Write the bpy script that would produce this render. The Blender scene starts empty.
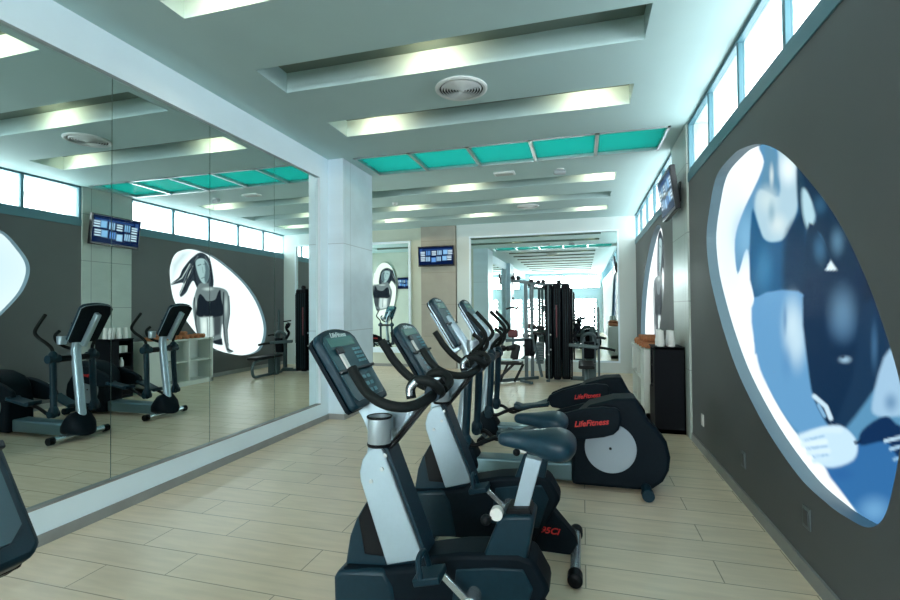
import bpy, bmesh, math, random
import numpy as np
from mathutils import Vector, Matrix
from mathutils.geometry import tessellate_polygon
random.seed(7)
PI = math.pi
COL = bpy.context.scene.collection

# ------------------------------------------------------------------ camera numbers
H = 1.5
F = 471.57
YAW, PITCH, ROLL = math.radians(15.6533), math.radians(1.0077), math.radians(.4601)
cf = Vector((-math.sin(YAW) * math.cos(PITCH), math.cos(YAW) * math.cos(PITCH), math.sin(PITCH)))
r0 = Vector((math.cos(YAW), math.sin(YAW), 0)); u0 = r0.cross(cf)
cr = r0 * math.cos(ROLL) - u0 * math.sin(ROLL)
cu = u0 * math.cos(ROLL) + r0 * math.sin(ROLL)

# ------------------------------------------------------------------ room numbers
XR, XL, XM, XC = 1.177, -3.362, -3.395, -3.127      # right wall, mirror surround, mirror glass, column face
YP, YQ, YB, YF = 5.85, 6.72, 11.44, -6.5           # pillar front, pillar rear, back wall, wall behind camera
ZC, XA = 3.568, -8.3                                # ceiling, far left wall of the rear alcove

# ------------------------------------------------------------------ materials
MATS = {}
def mat(name, col, rough=.5, metal=0., emit=None, es=0., spec=.5, coat=0.):
    if name in MATS: return MATS[name]
    m = bpy.data.materials.new(name); m.use_nodes = True
    b = m.node_tree.nodes['Principled BSDF']
    b.inputs['Base Color'].default_value = (*col, 1); b.inputs['Roughness'].default_value = rough
    b.inputs['Metallic'].default_value = metal; b.inputs['Specular IOR Level'].default_value = spec
    b.inputs['Coat Weight'].default_value = coat
    if emit: b.inputs['Emission Color'].default_value = (*emit, 1); b.inputs['Emission Strength'].default_value = es
    MATS[name] = m; return m
def noisy(m, scale=8, amt=.06, bump=0., bscale=200, stretch=(1, 1, 1)):
    nt = m.node_tree; b = nt.nodes['Principled BSDF']; c = b.inputs['Base Color'].default_value[:]
    tc = nt.nodes.new('ShaderNodeTexCoord'); mp = nt.nodes.new('ShaderNodeMapping'); mp.inputs['Scale'].default_value = stretch
    nt.links.new(tc.outputs['Object'], mp.inputs['Vector'])
    n = nt.nodes.new('ShaderNodeTexNoise'); n.inputs['Scale'].default_value = scale; n.inputs['Detail'].default_value = 5
    nt.links.new(mp.outputs[0], n.inputs['Vector'])
    r = nt.nodes.new('ShaderNodeValToRGB')
    r.color_ramp.elements[0].position = .3; r.color_ramp.elements[1].position = .7
    r.color_ramp.elements[0].color = (*[v * (1 - amt) for v in c[:3]], 1); r.color_ramp.elements[1].color = (*[min(1, v * (1 + amt)) for v in c[:3]], 1)
    nt.links.new(n.outputs['Fac'], r.inputs['Fac']); nt.links.new(r.outputs['Color'], b.inputs['Base Color'])
    if bump:
        n2 = nt.nodes.new('ShaderNodeTexNoise'); n2.inputs['Scale'].default_value = bscale
        nt.links.new(tc.outputs['Object'], n2.inputs['Vector'])
        bp = nt.nodes.new('ShaderNodeBump'); bp.inputs['Strength'].default_value = bump; bp.inputs['Distance'].default_value = .002
        nt.links.new(n2.outputs['Fac'], bp.inputs['Height']); nt.links.new(bp.outputs['Normal'], b.inputs['Normal'])
    return m
def srgb(r, g, b):
    return tuple(((v / 255) / 12.92 if v / 255 <= .04045 else ((v / 255 + .055) / 1.055) ** 2.4) for v in (r, g, b))

M_CEIL = noisy(mat('ceiling_paint', (.43, .61, .62), .7), 1.2, .03)
M_WHITE = noisy(mat('white_surround_paint', (.72, .88, .97), .55), 2, .03)
M_CREAM = noisy(mat('cream_wall_paint', (.52, .58, .50), .6), 2, .04)
M_TAUPE = noisy(mat('taupe_wall_paint', (.098, .110, .114), .6), 1.5, .05)
M_RECESS = mat('recess_paint', (.13, .22, .27), .5)
M_BASE = noisy(mat('grey_base_tile', (.25, .27, .27), .4), 6, .08)
M_ALU = mat('teal_aluminium_frame', (.075, .19, .235), .45, .1)
M_STEEL = mat('brushed_steel', (.45, .5, .52), .3, .9)
M_SILVER = noisy(mat('silver_paint', (.36, .48, .56), .32, .35), 60, .02)
M_SILV2 = mat('silver_tube', (.55, .63, .68), .25, .8)
M_CUPM = mat('satin_cup_metal', (.42, .52, .58), .38, .55)
M_NAVY = noisy(mat('dark_plastic', (.0018, .0075, .013), .6, spec=.12), 40, .12, .15, 400)
M_NAVY2 = noisy(mat('dark_teal_plastic', (.0035, .026, .043), .42, spec=.25), 40, .1, .1, 400)
M_BLACK = mat('black_plastic', (.002, .004, .006), .45, spec=.18)
M_RUBBER = noisy(mat('black_foam_grip', (.005, .009, .010), .65, spec=.2), 90, .25, .3, 500)
M_SCREEN = mat('console_face', (.007, .062, .088), .3, spec=.4)
M_LCD = mat('console_lcd', (.09, .22, .21), .2)
M_DARKGAP = mat('console_dark_strip', (.004, .012, .02), .4)
M_KEYS = mat('console_keys', (.10, .28, .34), .4)
M_WCARD = mat('white_label', (.72, .76, .74), .5)
M_RED = mat('red_lettering', (.62, .02, .02), .4, emit=(.62, .02, .02), es=0)
M_PALE = mat('pale_lettering', (.55, .7, .72), .4)
M_GREYDISC = mat('grey_disc_plastic', (.30, .38, .44), .45)
M_SEAT = noisy(mat('saddle_vinyl', (.005, .030, .050), .42, spec=.35), 30, .12, .1, 300)
M_GYMGREY = mat('grey_frame_paint', (.055, .095, .105), .4, .2)
M_GYMDARK = mat('dark_shroud', (.0012, .003, .006), .5, spec=.10)
M_PAD = mat('black_pad_vinyl', (.005, .007, .009), .5, spec=.25)
M_PADRED = mat('maroon_pad_vinyl', (.09, .012, .016), .5)
M_CABW = noisy(mat('white_laminate', (.60, .66, .64), .45), 3, .03)
M_CABIN = mat('grey_board', (.40, .45, .42), .6)  # plain grey green board, used on one packet
M_CABB = mat('black_laminate', (.002, .004, .007), .6, spec=.12)
M_CUP = mat('white_paper', (.78, .82, .82), .6)
M_TOWEL = noisy(mat('orange_towel', (.42, .17, .08), .9), 60, .3, .4, 200)
M_PLATE = mat('socket_plate', (.10, .13, .14), .4)
M_PLATEW = mat('socket_plate_white', (.6, .62, .6), .4)
M_TVB = mat('tv_bezel', (.004, .006, .010), .3)
M_LAMP = mat('warm_lamp_lens', (.9, .8, .6), .4, emit=(1, .78, .45), es=6)
M_LEVER = mat('vent_dark_gap', (.03, .04, .045), .6)
M_VENT = mat('vent_white', (.62, .68, .68), .5)
M_GRILLE = mat('grille_bars', (.05, .04, .045), .6)
M_TREE = mat('outside_branch', (.45, .42, .38), .9)

def brickmat(name, c1, c2, mort, bw, rh, ms, rough, axes, offset=.5, bumps=.0, noise=.0):
    m = bpy.data.materials.new(name); m.use_nodes = True; nt = m.node_tree; b = nt.nodes['Principled BSDF']
    tc = nt.nodes.new('ShaderNodeTexCoord'); sp = nt.nodes.new('ShaderNodeSeparateXYZ'); cb = nt.nodes.new('ShaderNodeCombineXYZ')
    nt.links.new(tc.outputs['Object'], sp.inputs[0]); nt.links.new(sp.outputs[axes[0]], cb.inputs[0]); nt.links.new(sp.outputs[axes[1]], cb.inputs[1])
    br = nt.nodes.new('ShaderNodeTexBrick'); nt.links.new(cb.outputs[0], br.inputs['Vector'])
    br.inputs['Color1'].default_value = (*c1, 1); br.inputs['Color2'].default_value = (*c2, 1); br.inputs['Mortar'].default_value = (*mort, 1)
    br.inputs['Scale'].default_value = 1; br.inputs['Brick Width'].default_value = bw; br.inputs['Row Height'].default_value = rh
    br.inputs['Mortar Size'].default_value = ms; br.inputs['Mortar Smooth'].default_value = .3; br.offset = offset
    n = nt.nodes.new('ShaderNodeTexNoise'); n.inputs['Scale'].default_value = 3.0; n.inputs['Detail'].default_value = 6
    mp = nt.nodes.new('ShaderNodeMapping'); mp.inputs['Scale'].default_value = (1, 7, 1) if noise else (1, 1, 1)
    nt.links.new(cb.outputs[0], mp.inputs[0]); nt.links.new(mp.outputs[0], n.inputs['Vector'])
    mx = nt.nodes.new('ShaderNodeMix'); mx.data_type = 'RGBA'; mx.blend_type = 'MULTIPLY'; mx.inputs['Factor'].default_value = 1
    rr = nt.nodes.new('ShaderNodeValToRGB'); rr.color_ramp.elements[0].position = .35; rr.color_ramp.elements[1].position = .65
    rr.color_ramp.elements[0].color = (.90, .90, .90, 1); rr.color_ramp.elements[1].color = (1, 1, 1, 1)
    nt.links.new(n.outputs['Fac'], rr.inputs['Fac']); nt.links.new(br.outputs['Color'], mx.inputs['A']); nt.links.new(rr.outputs['Color'], mx.inputs['B'])
    nt.links.new(mx.outputs['Result'], b.inputs['Base Color']); b.inputs['Roughness'].default_value = rough
    return m
M_FLOOR = brickmat('beige_plank_tile', (.86, .735, .555), (.80, .685, .515), (.42, .36, .27), 1.15, .24, .004, .27, ('X', 'Y'), .37, noise=1)
M_STONE = brickmat('grey_stone_panel', (.42, .50, .47), (.40, .48, .45), (.22, .26, .25), 3.0, .78, .006, .35, ('Y', 'Z'), 0)
M_STONE2 = brickmat('pale_stone_panel', (.60, .75, .84), (.58, .73, .82), (.34, .44, .50), 3.0, 1.2, .005, .3, ('Y', 'Z'), 0)
M_STONE3 = brickmat('beige_stone_panel', (.36, .36, .31), (.34, .34, .30), (.24, .24, .20), 3.0, .8, .005, .35, ('X', 'Z'), 0)

def glassmat(name, tint, trans=.9, rough=.05, diff=None):
    m = bpy.data.materials.new(name); m.use_nodes = True; nt = m.node_tree; nt.nodes.clear()
    o = nt.nodes.new('ShaderNodeOutputMaterial'); t = nt.nodes.new('ShaderNodeBsdfTransparent'); t.inputs[0].default_value = (*tint, 1)
    g = nt.nodes.new('ShaderNodeBsdfGlossy'); g.inputs['Roughness'].default_value = rough; g.inputs['Color'].default_value = (.9, .95, 1, 1)
    mx = nt.nodes.new('ShaderNodeMixShader'); mx.inputs[0].default_value = .08
    nt.links.new(t.outputs[0], mx.inputs[1]); nt.links.new(g.outputs[0], mx.inputs[2]); last = mx
    if diff:
        d = nt.nodes.new('ShaderNodeBsdfTranslucent'); d.inputs[0].default_value = (*diff, 1)
        d2 = nt.nodes.new('ShaderNodeBsdfDiffuse'); d2.inputs[0].default_value = (*diff, 1)
        ad = nt.nodes.new('ShaderNodeMixShader'); ad.inputs[0].default_value = .25
        nt.links.new(d.outputs[0], ad.inputs[1]); nt.links.new(d2.outputs[0], ad.inputs[2])
        m2 = nt.nodes.new('ShaderNodeMixShader'); m2.inputs[0].default_value = 1 - trans
        nt.links.new(mx.outputs[0], m2.inputs[1]); nt.links.new(ad.outputs[0], m2.inputs[2]); last = m2
    nt.links.new(last.outputs[0], o.inputs[0]); return m
M_GLASS = glassmat('window_glass', (.95, .98, 1))
M_GLASST = glassmat('tinted_window_glass', (.44, .46, .47))
M_SKYGLASS = glassmat('frosted_teal_glass', (.02, .15, .135), .15, .2, (.022, .135, .125))
M_MIRROR = bpy.data.materials.new('mirror_glass'); M_MIRROR.use_nodes = True
_b = M_MIRROR.node_tree.nodes['Principled BSDF']; _b.inputs['Base Color'].default_value = (.80, .90, .88, 1); _b.inputs['Metallic'].default_value = 1; _b.inputs['Roughness'].default_value = .0

def vcolmat(name, strength, gloss=.3):
    m = bpy.data.materials.new(name); m.use_nodes = True; nt = m.node_tree; b = nt.nodes['Principled BSDF']
    a = nt.nodes.new('ShaderNodeVertexColor'); a.layer_name = 'Col'
    nt.links.new(a.outputs['Color'], b.inputs['Emission Color']); b.inputs['Emission Strength'].default_value = strength
    g = nt.nodes.new('ShaderNodeMix'); g.data_type = 'RGBA'; g.blend_type = 'MULTIPLY'; g.inputs['Factor'].default_value = 1; g.inputs['B'].default_value = (.02, .02, .02, 1)
    nt.links.new(a.outputs['Color'], g.inputs['A']); nt.links.new(g.outputs['Result'], b.inputs['Base Color'])
    b.inputs['Roughness'].default_value = gloss; b.inputs['Specular IOR Level'].default_value = .03; return m
M_PRINT = vcolmat('backlit_photo_print', .27, .5)
M_PRINTFAR = vcolmat('backlit_photo_print_far', .32, .5)
M_TVPIC = vcolmat('tv_picture', .30, .15)

# ------------------------------------------------------------------ mesh helpers
class MB:
    def __init__(s): s.bm = bmesh.new()
    def box(s, c, size, rot=None):
        m = Matrix.Translation(c)
        if rot is not None: m = m @ rot
        bmesh.ops.create_cube(s.bm, size=1, matrix=m @ Matrix.Diagonal((*size, 1))); return s
    def bx(s, x0, x1, y0, y1, z0, z1):
        return s.box(((x0 + x1) / 2, (y0 + y1) / 2, (z0 + z1) / 2), (abs(x1 - x0), abs(y1 - y0), abs(z1 - z0)))
    def bar(s, p0, p1, w, h, up=(0, 1, 0)):
        p0, p1 = Vector(p0), Vector(p1); d = p1 - p0; z = d.normalized(); y = Vector(up); x = y.cross(z)
        if x.length < 1e-4: x = Vector((1, 0, 0)).cross(z)
        x.normalize(); y = z.cross(x)
        r = Matrix((x, y, z)).transposed().to_4x4()
        return s.box((p0 + p1) / 2, (w, h, d.length), r)
    def cyl(s, p0, p1, r, r2=None, seg=20):
        p0, p1 = Vector(p0), Vector(p1); d = p1 - p0
        q = d.to_track_quat('Z', 'Y').to_matrix().to_4x4()
        bmesh.ops.create_cone(s.bm, cap_ends=True, segments=seg, radius1=r, radius2=r if r2 is None else r2, depth=d.length, matrix=Matrix.Translation((p0 + p1) / 2) @ q); return s
    def ball(s, c, r, seg=16):
        if isinstance(r, (int, float)): r = (r, r, r)
        bmesh.ops.create_uvsphere(s.bm, u_segments=seg, v_segments=max(8, seg // 2 + 2), radius=1, matrix=Matrix.Translation(c) @ Matrix.Diagonal((*r, 1))); return s
    def prism(s, prof, y0, y1, plane='XZ'):
        """prof (a,b) outline extruded from y0 to y1"""
        def P(a, b, t): return (a, t, b) if plane == 'XZ' else ((t, a, b) if plane == 'YZ' else (a, b, t))
        A = [s.bm.verts.new(P(a, b, y0)) for a, b in prof]; B = [s.bm.verts.new(P(a, b, y1)) for a, b in prof]
        n = len(prof); s.bm.faces.new(A); s.bm.faces.new(B[::-1])
        for i in range(n): s.bm.faces.new((A[i], B[i], B[(i + 1) % n], A[(i + 1) % n]))
        bmesh.ops.recalc_face_normals(s.bm, faces=s.bm.faces[:]); return s
    def tube(s, pts, r, seg=12, smooth=5, radii=None):
        P = [Vector(p) for p in pts]
        if smooth and len(P) > 2:
            Q = []; n = len(P)
            for i in range(n - 1):
                a = P[max(i - 1, 0)]; b = P[i]; c = P[i + 1]; d = P[min(i + 2, n - 1)]
                for k in range(smooth):
                    t = k / smooth
                    Q.append(.5 * ((2 * b) + (c - a) * t + (2 * a - 5 * b + 4 * c - d) * t * t + (3 * b - a - 3 * c + d) * t ** 3))
            Q.append(P[-1]); P = Q
        rings = []; prev = None
        for i, p in enumerate(P):
            t = (P[min(i + 1, len(P) - 1)] - P[max(i - 1, 0)]).normalized()
            if prev is None:
                a = t.cross(Vector((0, 0, 1)))
                if a.length < 1e-3: a = t.cross(Vector((0, 1, 0)))
            else: a = prev - t * prev.dot(t)
            a.normalize(); prev = a; b = t.cross(a)
            rr = r if radii is None else radii[min(i, len(radii) - 1)]
            rings.append([s.bm.verts.new(p + a * rr * math.cos(2 * PI * k / seg) + b * rr * math.sin(2 * PI * k / seg)) for k in range(seg)])
        for i in range(len(rings) - 1):
            for k in range(seg): s.bm.faces.new((rings[i][k], rings[i][(k + 1) % seg], rings[i + 1][(k + 1) % seg], rings[i + 1][k]))
        s.bm.faces.new(rings[0][::-1]); s.bm.faces.new(rings[-1]); return s
    def loft(s, secs, seg=24, power=2.4):
        """secs (x, yc, zc, hy, hz_up, hz_down)"""
        rings = []
        for x, yc, zc, hy, hu, hd in secs:
            ring = []
            for k in range(seg):
                a = 2 * PI * k / seg; c, sn = math.cos(a), math.sin(a)
                yy = math.copysign(abs(c) ** (2 / power), c) * hy; zz = math.copysign(abs(sn) ** (2 / power), sn) * (hu if sn > 0 else hd)
                ring.append(s.bm.verts.new((x, yc + yy, zc + zz)))
            rings.append(ring)
        for i in range(len(rings) - 1):
            for k in range(seg): s.bm.faces.new((rings[i][k], rings[i][(k + 1) % seg], rings[i + 1][(k + 1) % seg], rings[i + 1][k]))
        s.bm.faces.new(rings[0][::-1]); s.bm.faces.new(rings[-1]); bmesh.ops.recalc_face_normals(s.bm, faces=s.bm.faces[:]); return s
    def lathe(s, prof, c=(0, 0, 0), seg=32):
        rings = [[s.bm.verts.new((c[0] + r * math.cos(2 * PI * k / seg), c[1] + r * math.sin(2 * PI * k / seg), c[2] + z)) for k in range(seg)] for r, z in prof]
        for i in range(len(rings) - 1):
            for k in range(seg): s.bm.faces.new((rings[i][k], rings[i][(k + 1) % seg], rings[i + 1][(k + 1) % seg], rings[i + 1][k]))
        return s
    def build(s, name, m, parent=None, smooth=None, bevel=0, bseg=2, shift=(0, 0, 0), subsurf=0):
        bm = s.bm
        if shift != (0, 0, 0): bmesh.ops.translate(bm, verts=bm.verts[:], vec=shift)
        me = bpy.data.meshes.new(name); bm.to_mesh(me); bm.free()
        o = bpy.data.objects.new(name, me); COL.objects.link(o)
        me.materials.append(m)
        if bevel:
            md = o.modifiers.new('bevel', 'BEVEL'); md.width = bevel; md.segments = bseg; md.limit_method = 'ANGLE'; md.angle_limit = math.radians(40)
        if subsurf:
            md = o.modifiers.new('subsurf', 'SUBSURF'); md.levels = md.render_levels = subsurf
        if smooth is None: smooth = True
        if smooth:
            for p in me.polygons: p.use_smooth = True
            try:
                me.set_sharp_from_angle(angle=math.radians(38))
            except Exception: pass
        if parent: o.parent = parent
        return o
def tag(o, label=None, cat=None, group=None, kind=None):
    if label: o['label'] = label
    if cat: o['category'] = cat
    if group: o['group'] = group
    if kind: o['kind'] = kind
    return o
def thing(name, label, cat, loc=(0, 0, 0), rz=0, group=None):
    o = bpy.data.objects.new(name, None); COL.objects.link(o); o.location = loc; o.rotation_euler = (0, 0, rz); o.empty_display_size = .1
    return tag(o, label, cat, group)
def struct(o): o['kind'] = 'structure'; return o
def kids(o): return [c for c in bpy.data.objects if c.parent == o]
def copy_tree(o, parent=None):
    c = o.copy(); COL.objects.link(c)
    if parent: c.parent = parent
    for ch in kids(o): copy_tree(ch, c)
    return c
def place(o, loc, rz=0, label=None, group=None):
    o.location = loc; o.rotation_euler = (0, 0, rz)
    if label: o['label'] = label
    if group: o['group'] = group
    return o
def text(s, size, m, parent, mtx, name='lettering', shear=.35, ext=.0015, xs=1.0):
    cu_ = bpy.data.curves.new(name, 'FONT'); cu_.body = s; cu_.size = size; cu_.extrude = ext; cu_.shear = shear; cu_.align_x = 'CENTER'; cu_.align_y = 'CENTER'; cu_.offset = size * .02
    tmp = bpy.data.objects.new('tmp', cu_); COL.objects.link(tmp)
    dg = bpy.context.evaluated_depsgraph_get(); me = bpy.data.meshes.new_from_object(tmp.evaluated_get(dg))
    bpy.data.objects.remove(tmp); me.name = name
    me.transform(mtx @ Matrix.Diagonal((xs, 1, 1, 1))); me.materials.clear(); me.materials.append(m)
    o = bpy.data.objects.new(name, me); COL.objects.link(o); o.parent = parent; return o
def frame_m(origin, ex, ey):
    ex = Vector(ex).normalized(); ey = Vector(ey).normalized(); ez = ex.cross(ey)
    m = Matrix((ex, ey, ez)).transposed().to_4x4(); m.translation = origin; return m

# ------------------------------------------------------------------ floor, ceiling
struct(MB().bx(XA, 1.5, YF - .3, YB + .3, -.2, 0).build('floor', M_FLOOR, smooth=False))

def holes_sheet(xr, yr, holes, z):
    bm = bmesh.new()
    xs = sorted({xr[0], xr[1], *[h[0] for h in holes], *[h[1] for h in holes]}); ys = sorted({yr[0], yr[1], *[h[2] for h in holes], *[h[3] for h in holes]})
    for i in range(len(xs) - 1):
        for j in range(len(ys) - 1):
            cx, cy = (xs[i] + xs[i + 1]) / 2, (ys[j] + ys[j + 1]) / 2
            if any(h[0] < cx < h[1] and h[2] < cy < h[3] for h in holes): continue
            v = [bm.verts.new((a, b, z)) for a, b in ((xs[i], ys[j]), (xs[i], ys[j + 1]), (xs[i + 1], ys[j + 1]), (xs[i + 1], ys[j]))]
            bm.faces.new(v)
    return bm
slots1 = [(-2.69, .49, c - .23, c + .22) for c in (-4.77, -3.57, -2.36, -1.16, .05, 1.255, 2.46, 3.665, 4.865)]
slots2 = [(-6.9, .53, a, b) for a, b in ((7.60, 8.05), (8.85, 9.30), (10.05, 10.47))]
SKY = (-3.0, 1.0, 5.84, 6.70)
bm = holes_sheet((XA, 1.5), (YF - .2, YB + .2), slots1 + slots2 + [SKY], ZC)
HR = .19
for x0, x1, y0, y1 in slots1 + slots2:
    z0, z1 = ZC, ZC + HR
    def q(*v): bm.faces.new([bm.verts.new(p) for p in v])
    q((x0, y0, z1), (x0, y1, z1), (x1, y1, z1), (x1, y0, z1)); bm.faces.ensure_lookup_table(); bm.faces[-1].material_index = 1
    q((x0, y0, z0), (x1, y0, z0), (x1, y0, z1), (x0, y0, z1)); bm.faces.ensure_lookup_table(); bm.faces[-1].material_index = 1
    q((x0, y1, z0), (x0, y1, z1), (x1, y1, z1), (x1, y1, z0))
    q((x0, y0, z0), (x0, y0, z1), (x0, y1, z1), (x0, y1, z0)); q((x1, y0, z0), (x1, y1, z0), (x1, y1, z1), (x1, y0, z1))
x0, x1, y0, y1 = SKY; z0, z1 = ZC, ZC + .30
q((x0, y0, z0), (x1, y0, z0), (x1, y0, z1), (x0, y0, z1)); q((x0, y1, z0), (x0, y1, z1), (x1, y1, z1), (x1, y1, z0))
q((x0, y0, z0), (x0, y0, z1), (x0, y1, z1), (x0, y1, z0)); q((x1, y0, z0), (x1, y1, z0), (x1, y1, z1), (x1, y0, z1))
bmesh.ops.remove_doubles(bm, verts=bm.verts[:], dist=1e-4)
me = bpy.data.meshes.new('ceiling'); bm.to_mesh(me); bm.free(); me.materials.append(M_CEIL); me.materials.append(mat('dark_olive_recess', (.17, .23, .20), .7))  # slot tops and near sides use a darker olive than the ceiling
ceil = bpy.data.objects.new('ceiling', me); COL.objects.link(ceil); struct(ceil)

# skylight: steel frame, five frosted panes
sk = MB()
x0, x1, y0, y1 = SKY
for a, b, c, d in ((x0, x1, y0, y0 + .03), (x0, x1, y1 - .03, y1), (x0, x0 + .03, y0, y1), (x1 - .03, x1, y0, y1)): sk.bx(a, b, c, d, ZC - .012, ZC + .06)
for k in range(1, 5): sk.bx(x0 + .8 * k - .022, x0 + .8 * k + .022, y0, y1, ZC - .012, ZC + .06)
skf = struct(sk.build('window_1', M_STEEL, smooth=False)); tag(skf, 'ceiling skylight of five teal glass panes in a steel frame')
g = MB()
for k in range(5): g.bx(x0 + .8 * k + .02, x0 + .8 * (k + 1) - .02, y0 + .02, y1 - .02, ZC + .03, ZC + .045)
struct(g.build('pane', M_SKYGLASS, skf, smooth=False))

# ------------------------------------------------------------------ walls
def wall_sheet_YZ(name, x, outer, hole_list, thick, m, depth=.10, inner_m=None):
    """wall whose face lies at x, with egg shaped recesses; outer/holes are (y,z) loops"""
    loops = [outer] + hole_list
    pts = [Vector((0, p[0], p[1])) for l in loops for p in l]
    tris = tessellate_polygon([[Vector((p[0], p[1], 0)) for p in l] for l in loops])
    bm = bmesh.new(); V = [bm.verts.new((x, p.y, p.z)) for p in pts]
    for t in tris:
        try: bm.faces.new([V[i] for i in t])
        except ValueError: pass
    i0 = len(outer)
    for l in hole_list:
        n = len(l); B = [bm.verts.new((x + depth, p[0], p[1])) for p in l]
        for k in range(n):
            f = bm.faces.new((V[i0 + k], V[i0 + (k + 1) % n], B[(k + 1) % n], B[k])); f.material_index = 1
        i0 += n
    n = len(outer); B = [bm.verts.new((x + thick, p[0], p[1])) for p in outer]
    for k in range(n): bm.faces.new((V[k], V[(k + 1) % n], B[(k + 1) % n], B[k]))
    bm.faces.new(B)
    bmesh.ops.recalc_face_normals(bm, faces=bm.faces[:])
    me = bpy.data.meshes.new(name); bm.to_mesh(me); bm.free(); me.materials.append(m); me.materials.append(inner_m or m)
    o = bpy.data.objects.new(name, me); COL.objects.link(o); return struct(o)

def unproj(px, py, X):
    d = cf + cr * ((px - 450) / F) + cu * ((300 - py) / F); k = X / d.x; return (d.y * k, H + d.z * k)
def smooth_loop(pts, sub=6):
    n = len(pts); out = []
    for i in range(n):
        a, b, c, d = (np.array(pts[(i + k) % n], float) for k in (-1, 0, 1, 2))
        for k in range(sub):
            t = k / sub; out.append(tuple(.5 * ((2 * b) + (c - a) * t + (2 * a - 5 * b + 4 * c - d) * t * t + (3 * b - a - 3 * c + d) * t ** 3)))
    return out
RD = .10    # recess depth
# near egg in metres (y, z) on the wall face
egg_near = smooth_loop([(3.64, 2.6), (3.96, 2.68), (4.24, 2.71), (4.71, 2.67), (4.96, 2.44), (5.1, 2.17), (5.03, 1.85), (4.83, 1.56), (4.54, 1.25), (4.18, 0.96), (3.66, 0.69), (3.16, 0.53), (2.82, 0.5), (2.62, 0.51), (2.46, 0.54), (2.35, 0.63), (2.28, 0.79), (2.23, 0.98), (2.22, 1.17), (2.31, 1.39), (2.46, 1.65), (2.69, 1.94), (3.04, 2.25), (3.34, 2.46)], 6)
egg_far = smooth_loop([(8.12, 2.80), (7.76, 2.68), (7.61, 2.42), (7.60, 2.13), (7.69, 1.72), (7.92, 1.39), (8.29, .99), (8.78, .64), (9.44, .44), (9.93, .39), (10.35, .48), (10.57, .79), (10.57, 1.17), (10.33, 1.64), (9.95, 2.05), (9.52, 2.35), (9.0, 2.62), (8.56, 2.77)], 6)
ZS = 2.907
wall_sheet_YZ('wall_right', XR, [(YF, 0), (YP, 0), (YP, ZS), (YF, ZS)], [egg_near], .3, M_TAUPE, RD, M_RECESS)
wall_sheet_YZ('wall_right', XR, [(YQ + .02, 0), (YB, 0), (YB, ZS), (YQ + .02, ZS)], [egg_far], .3, M_TAUPE, RD, M_RECESS)
struct(MB().bx(XR - .022, XR + .3, YP, YQ + .02, 0, ZC).build('wall_right', M_STONE, smooth=False, bevel=.004))
struct(MB().bx(XR - .016, XR, YF, YP - .002, 0, .085).build('baseboard_right', M_BASE, smooth=False))
struct(MB().bx(XR - .016, XR, YQ + .03, YB, 0, .085).build('baseboard_right', M_BASE, smooth=False))

# clerestory windows over the right wall
def clerestory(name, mull, y0, y1):
    f = MB(); xf = XR
    f.bx(xf - .01, xf + .14, y0, y1, ZS, ZS + .10); f.bx(xf + .01, xf + .14, y0, y1, ZS + .10, ZS + .15)
    f.bx(xf - .0, xf + .06, y0, y1, ZC - .03, ZC + .02)
    for y in (y0 + .02, y1 - .02): f.bx(xf, xf + .06, y - .02, y + .02, ZS, ZC)
    for y in mull: f.bx(xf + .01, xf + .055, y - .022, y + .022, ZS + .1, ZC)
    o = struct(f.build(name, M_ALU, smooth=False, bevel=.004))
    struct(MB().bx(xf + .04, xf + .048, y0, y1, ZS + .12, ZC - .02).build('pane', M_GLASST, o, smooth=False)); return o
clerestory('window_2', [5.0 - .86 * k + (-.03 if k else 0) for k in range(13)], YF, YP)
clerestory('window_3', [7.70, 8.66, 9.58, 10.51], YQ + .02, YB)

# left: mirror wall with its surround
def surround(name, ya, yb):
    zb, zt = .24, 3.268
    f = MB()
    f.bx(XM - .25, XL, ya, yb, 0, zb); f.bx(XM - .25, XL, ya, yb, zt, ZC + .02)
    f.bx(XM - .25, XL, yb - .20, yb, zb, zt); f.bx(XM - .25, XL, ya, ya + .19, zb, zt)
    f.bx(XM - .25, XM - .03, ya, yb, zb, zt)
    return struct(f.build(name, M_WHITE, smooth=False))
surround('wall_left', 1.05, 5.79)
surround('wall_left', YF, -.1)
struct(MB().bx(XM - .25, XL, 5.79, YP, 0, ZC + .02).build('wall_left', M_WHITE, smooth=False))
struct(MB().bx(XL, XL + .012, 1.05, 5.79, 0, .072).build('baseboard_left', M_BASE, smooth=False))
tr = MB()   # grey reveal strip round the glass
tr.bx(XM - .0, XL + .002, 1.24, 5.59, .238, .248)
struct(tr.build('trim_1', M_BASE, smooth=False))
struct(MB().bx(XM - .25, XC, 5.79, YQ, 0, ZC).build('wall_left', M_STONE2, smooth=False, bevel=.004))
struct(MB().bx(XC - .002, XC + .01, 5.79, YQ, 0, .075).bx(XL, XC + .01, 5.78, 5.792, 0, .075).build('baseboard_left', M_BASE, smooth=False))
struct(MB().bx(XM - .25, -3.19, -.1, 1.05, 0, ZC).build('wall_left', M_STONE2, smooth=False, bevel=.004))
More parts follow.
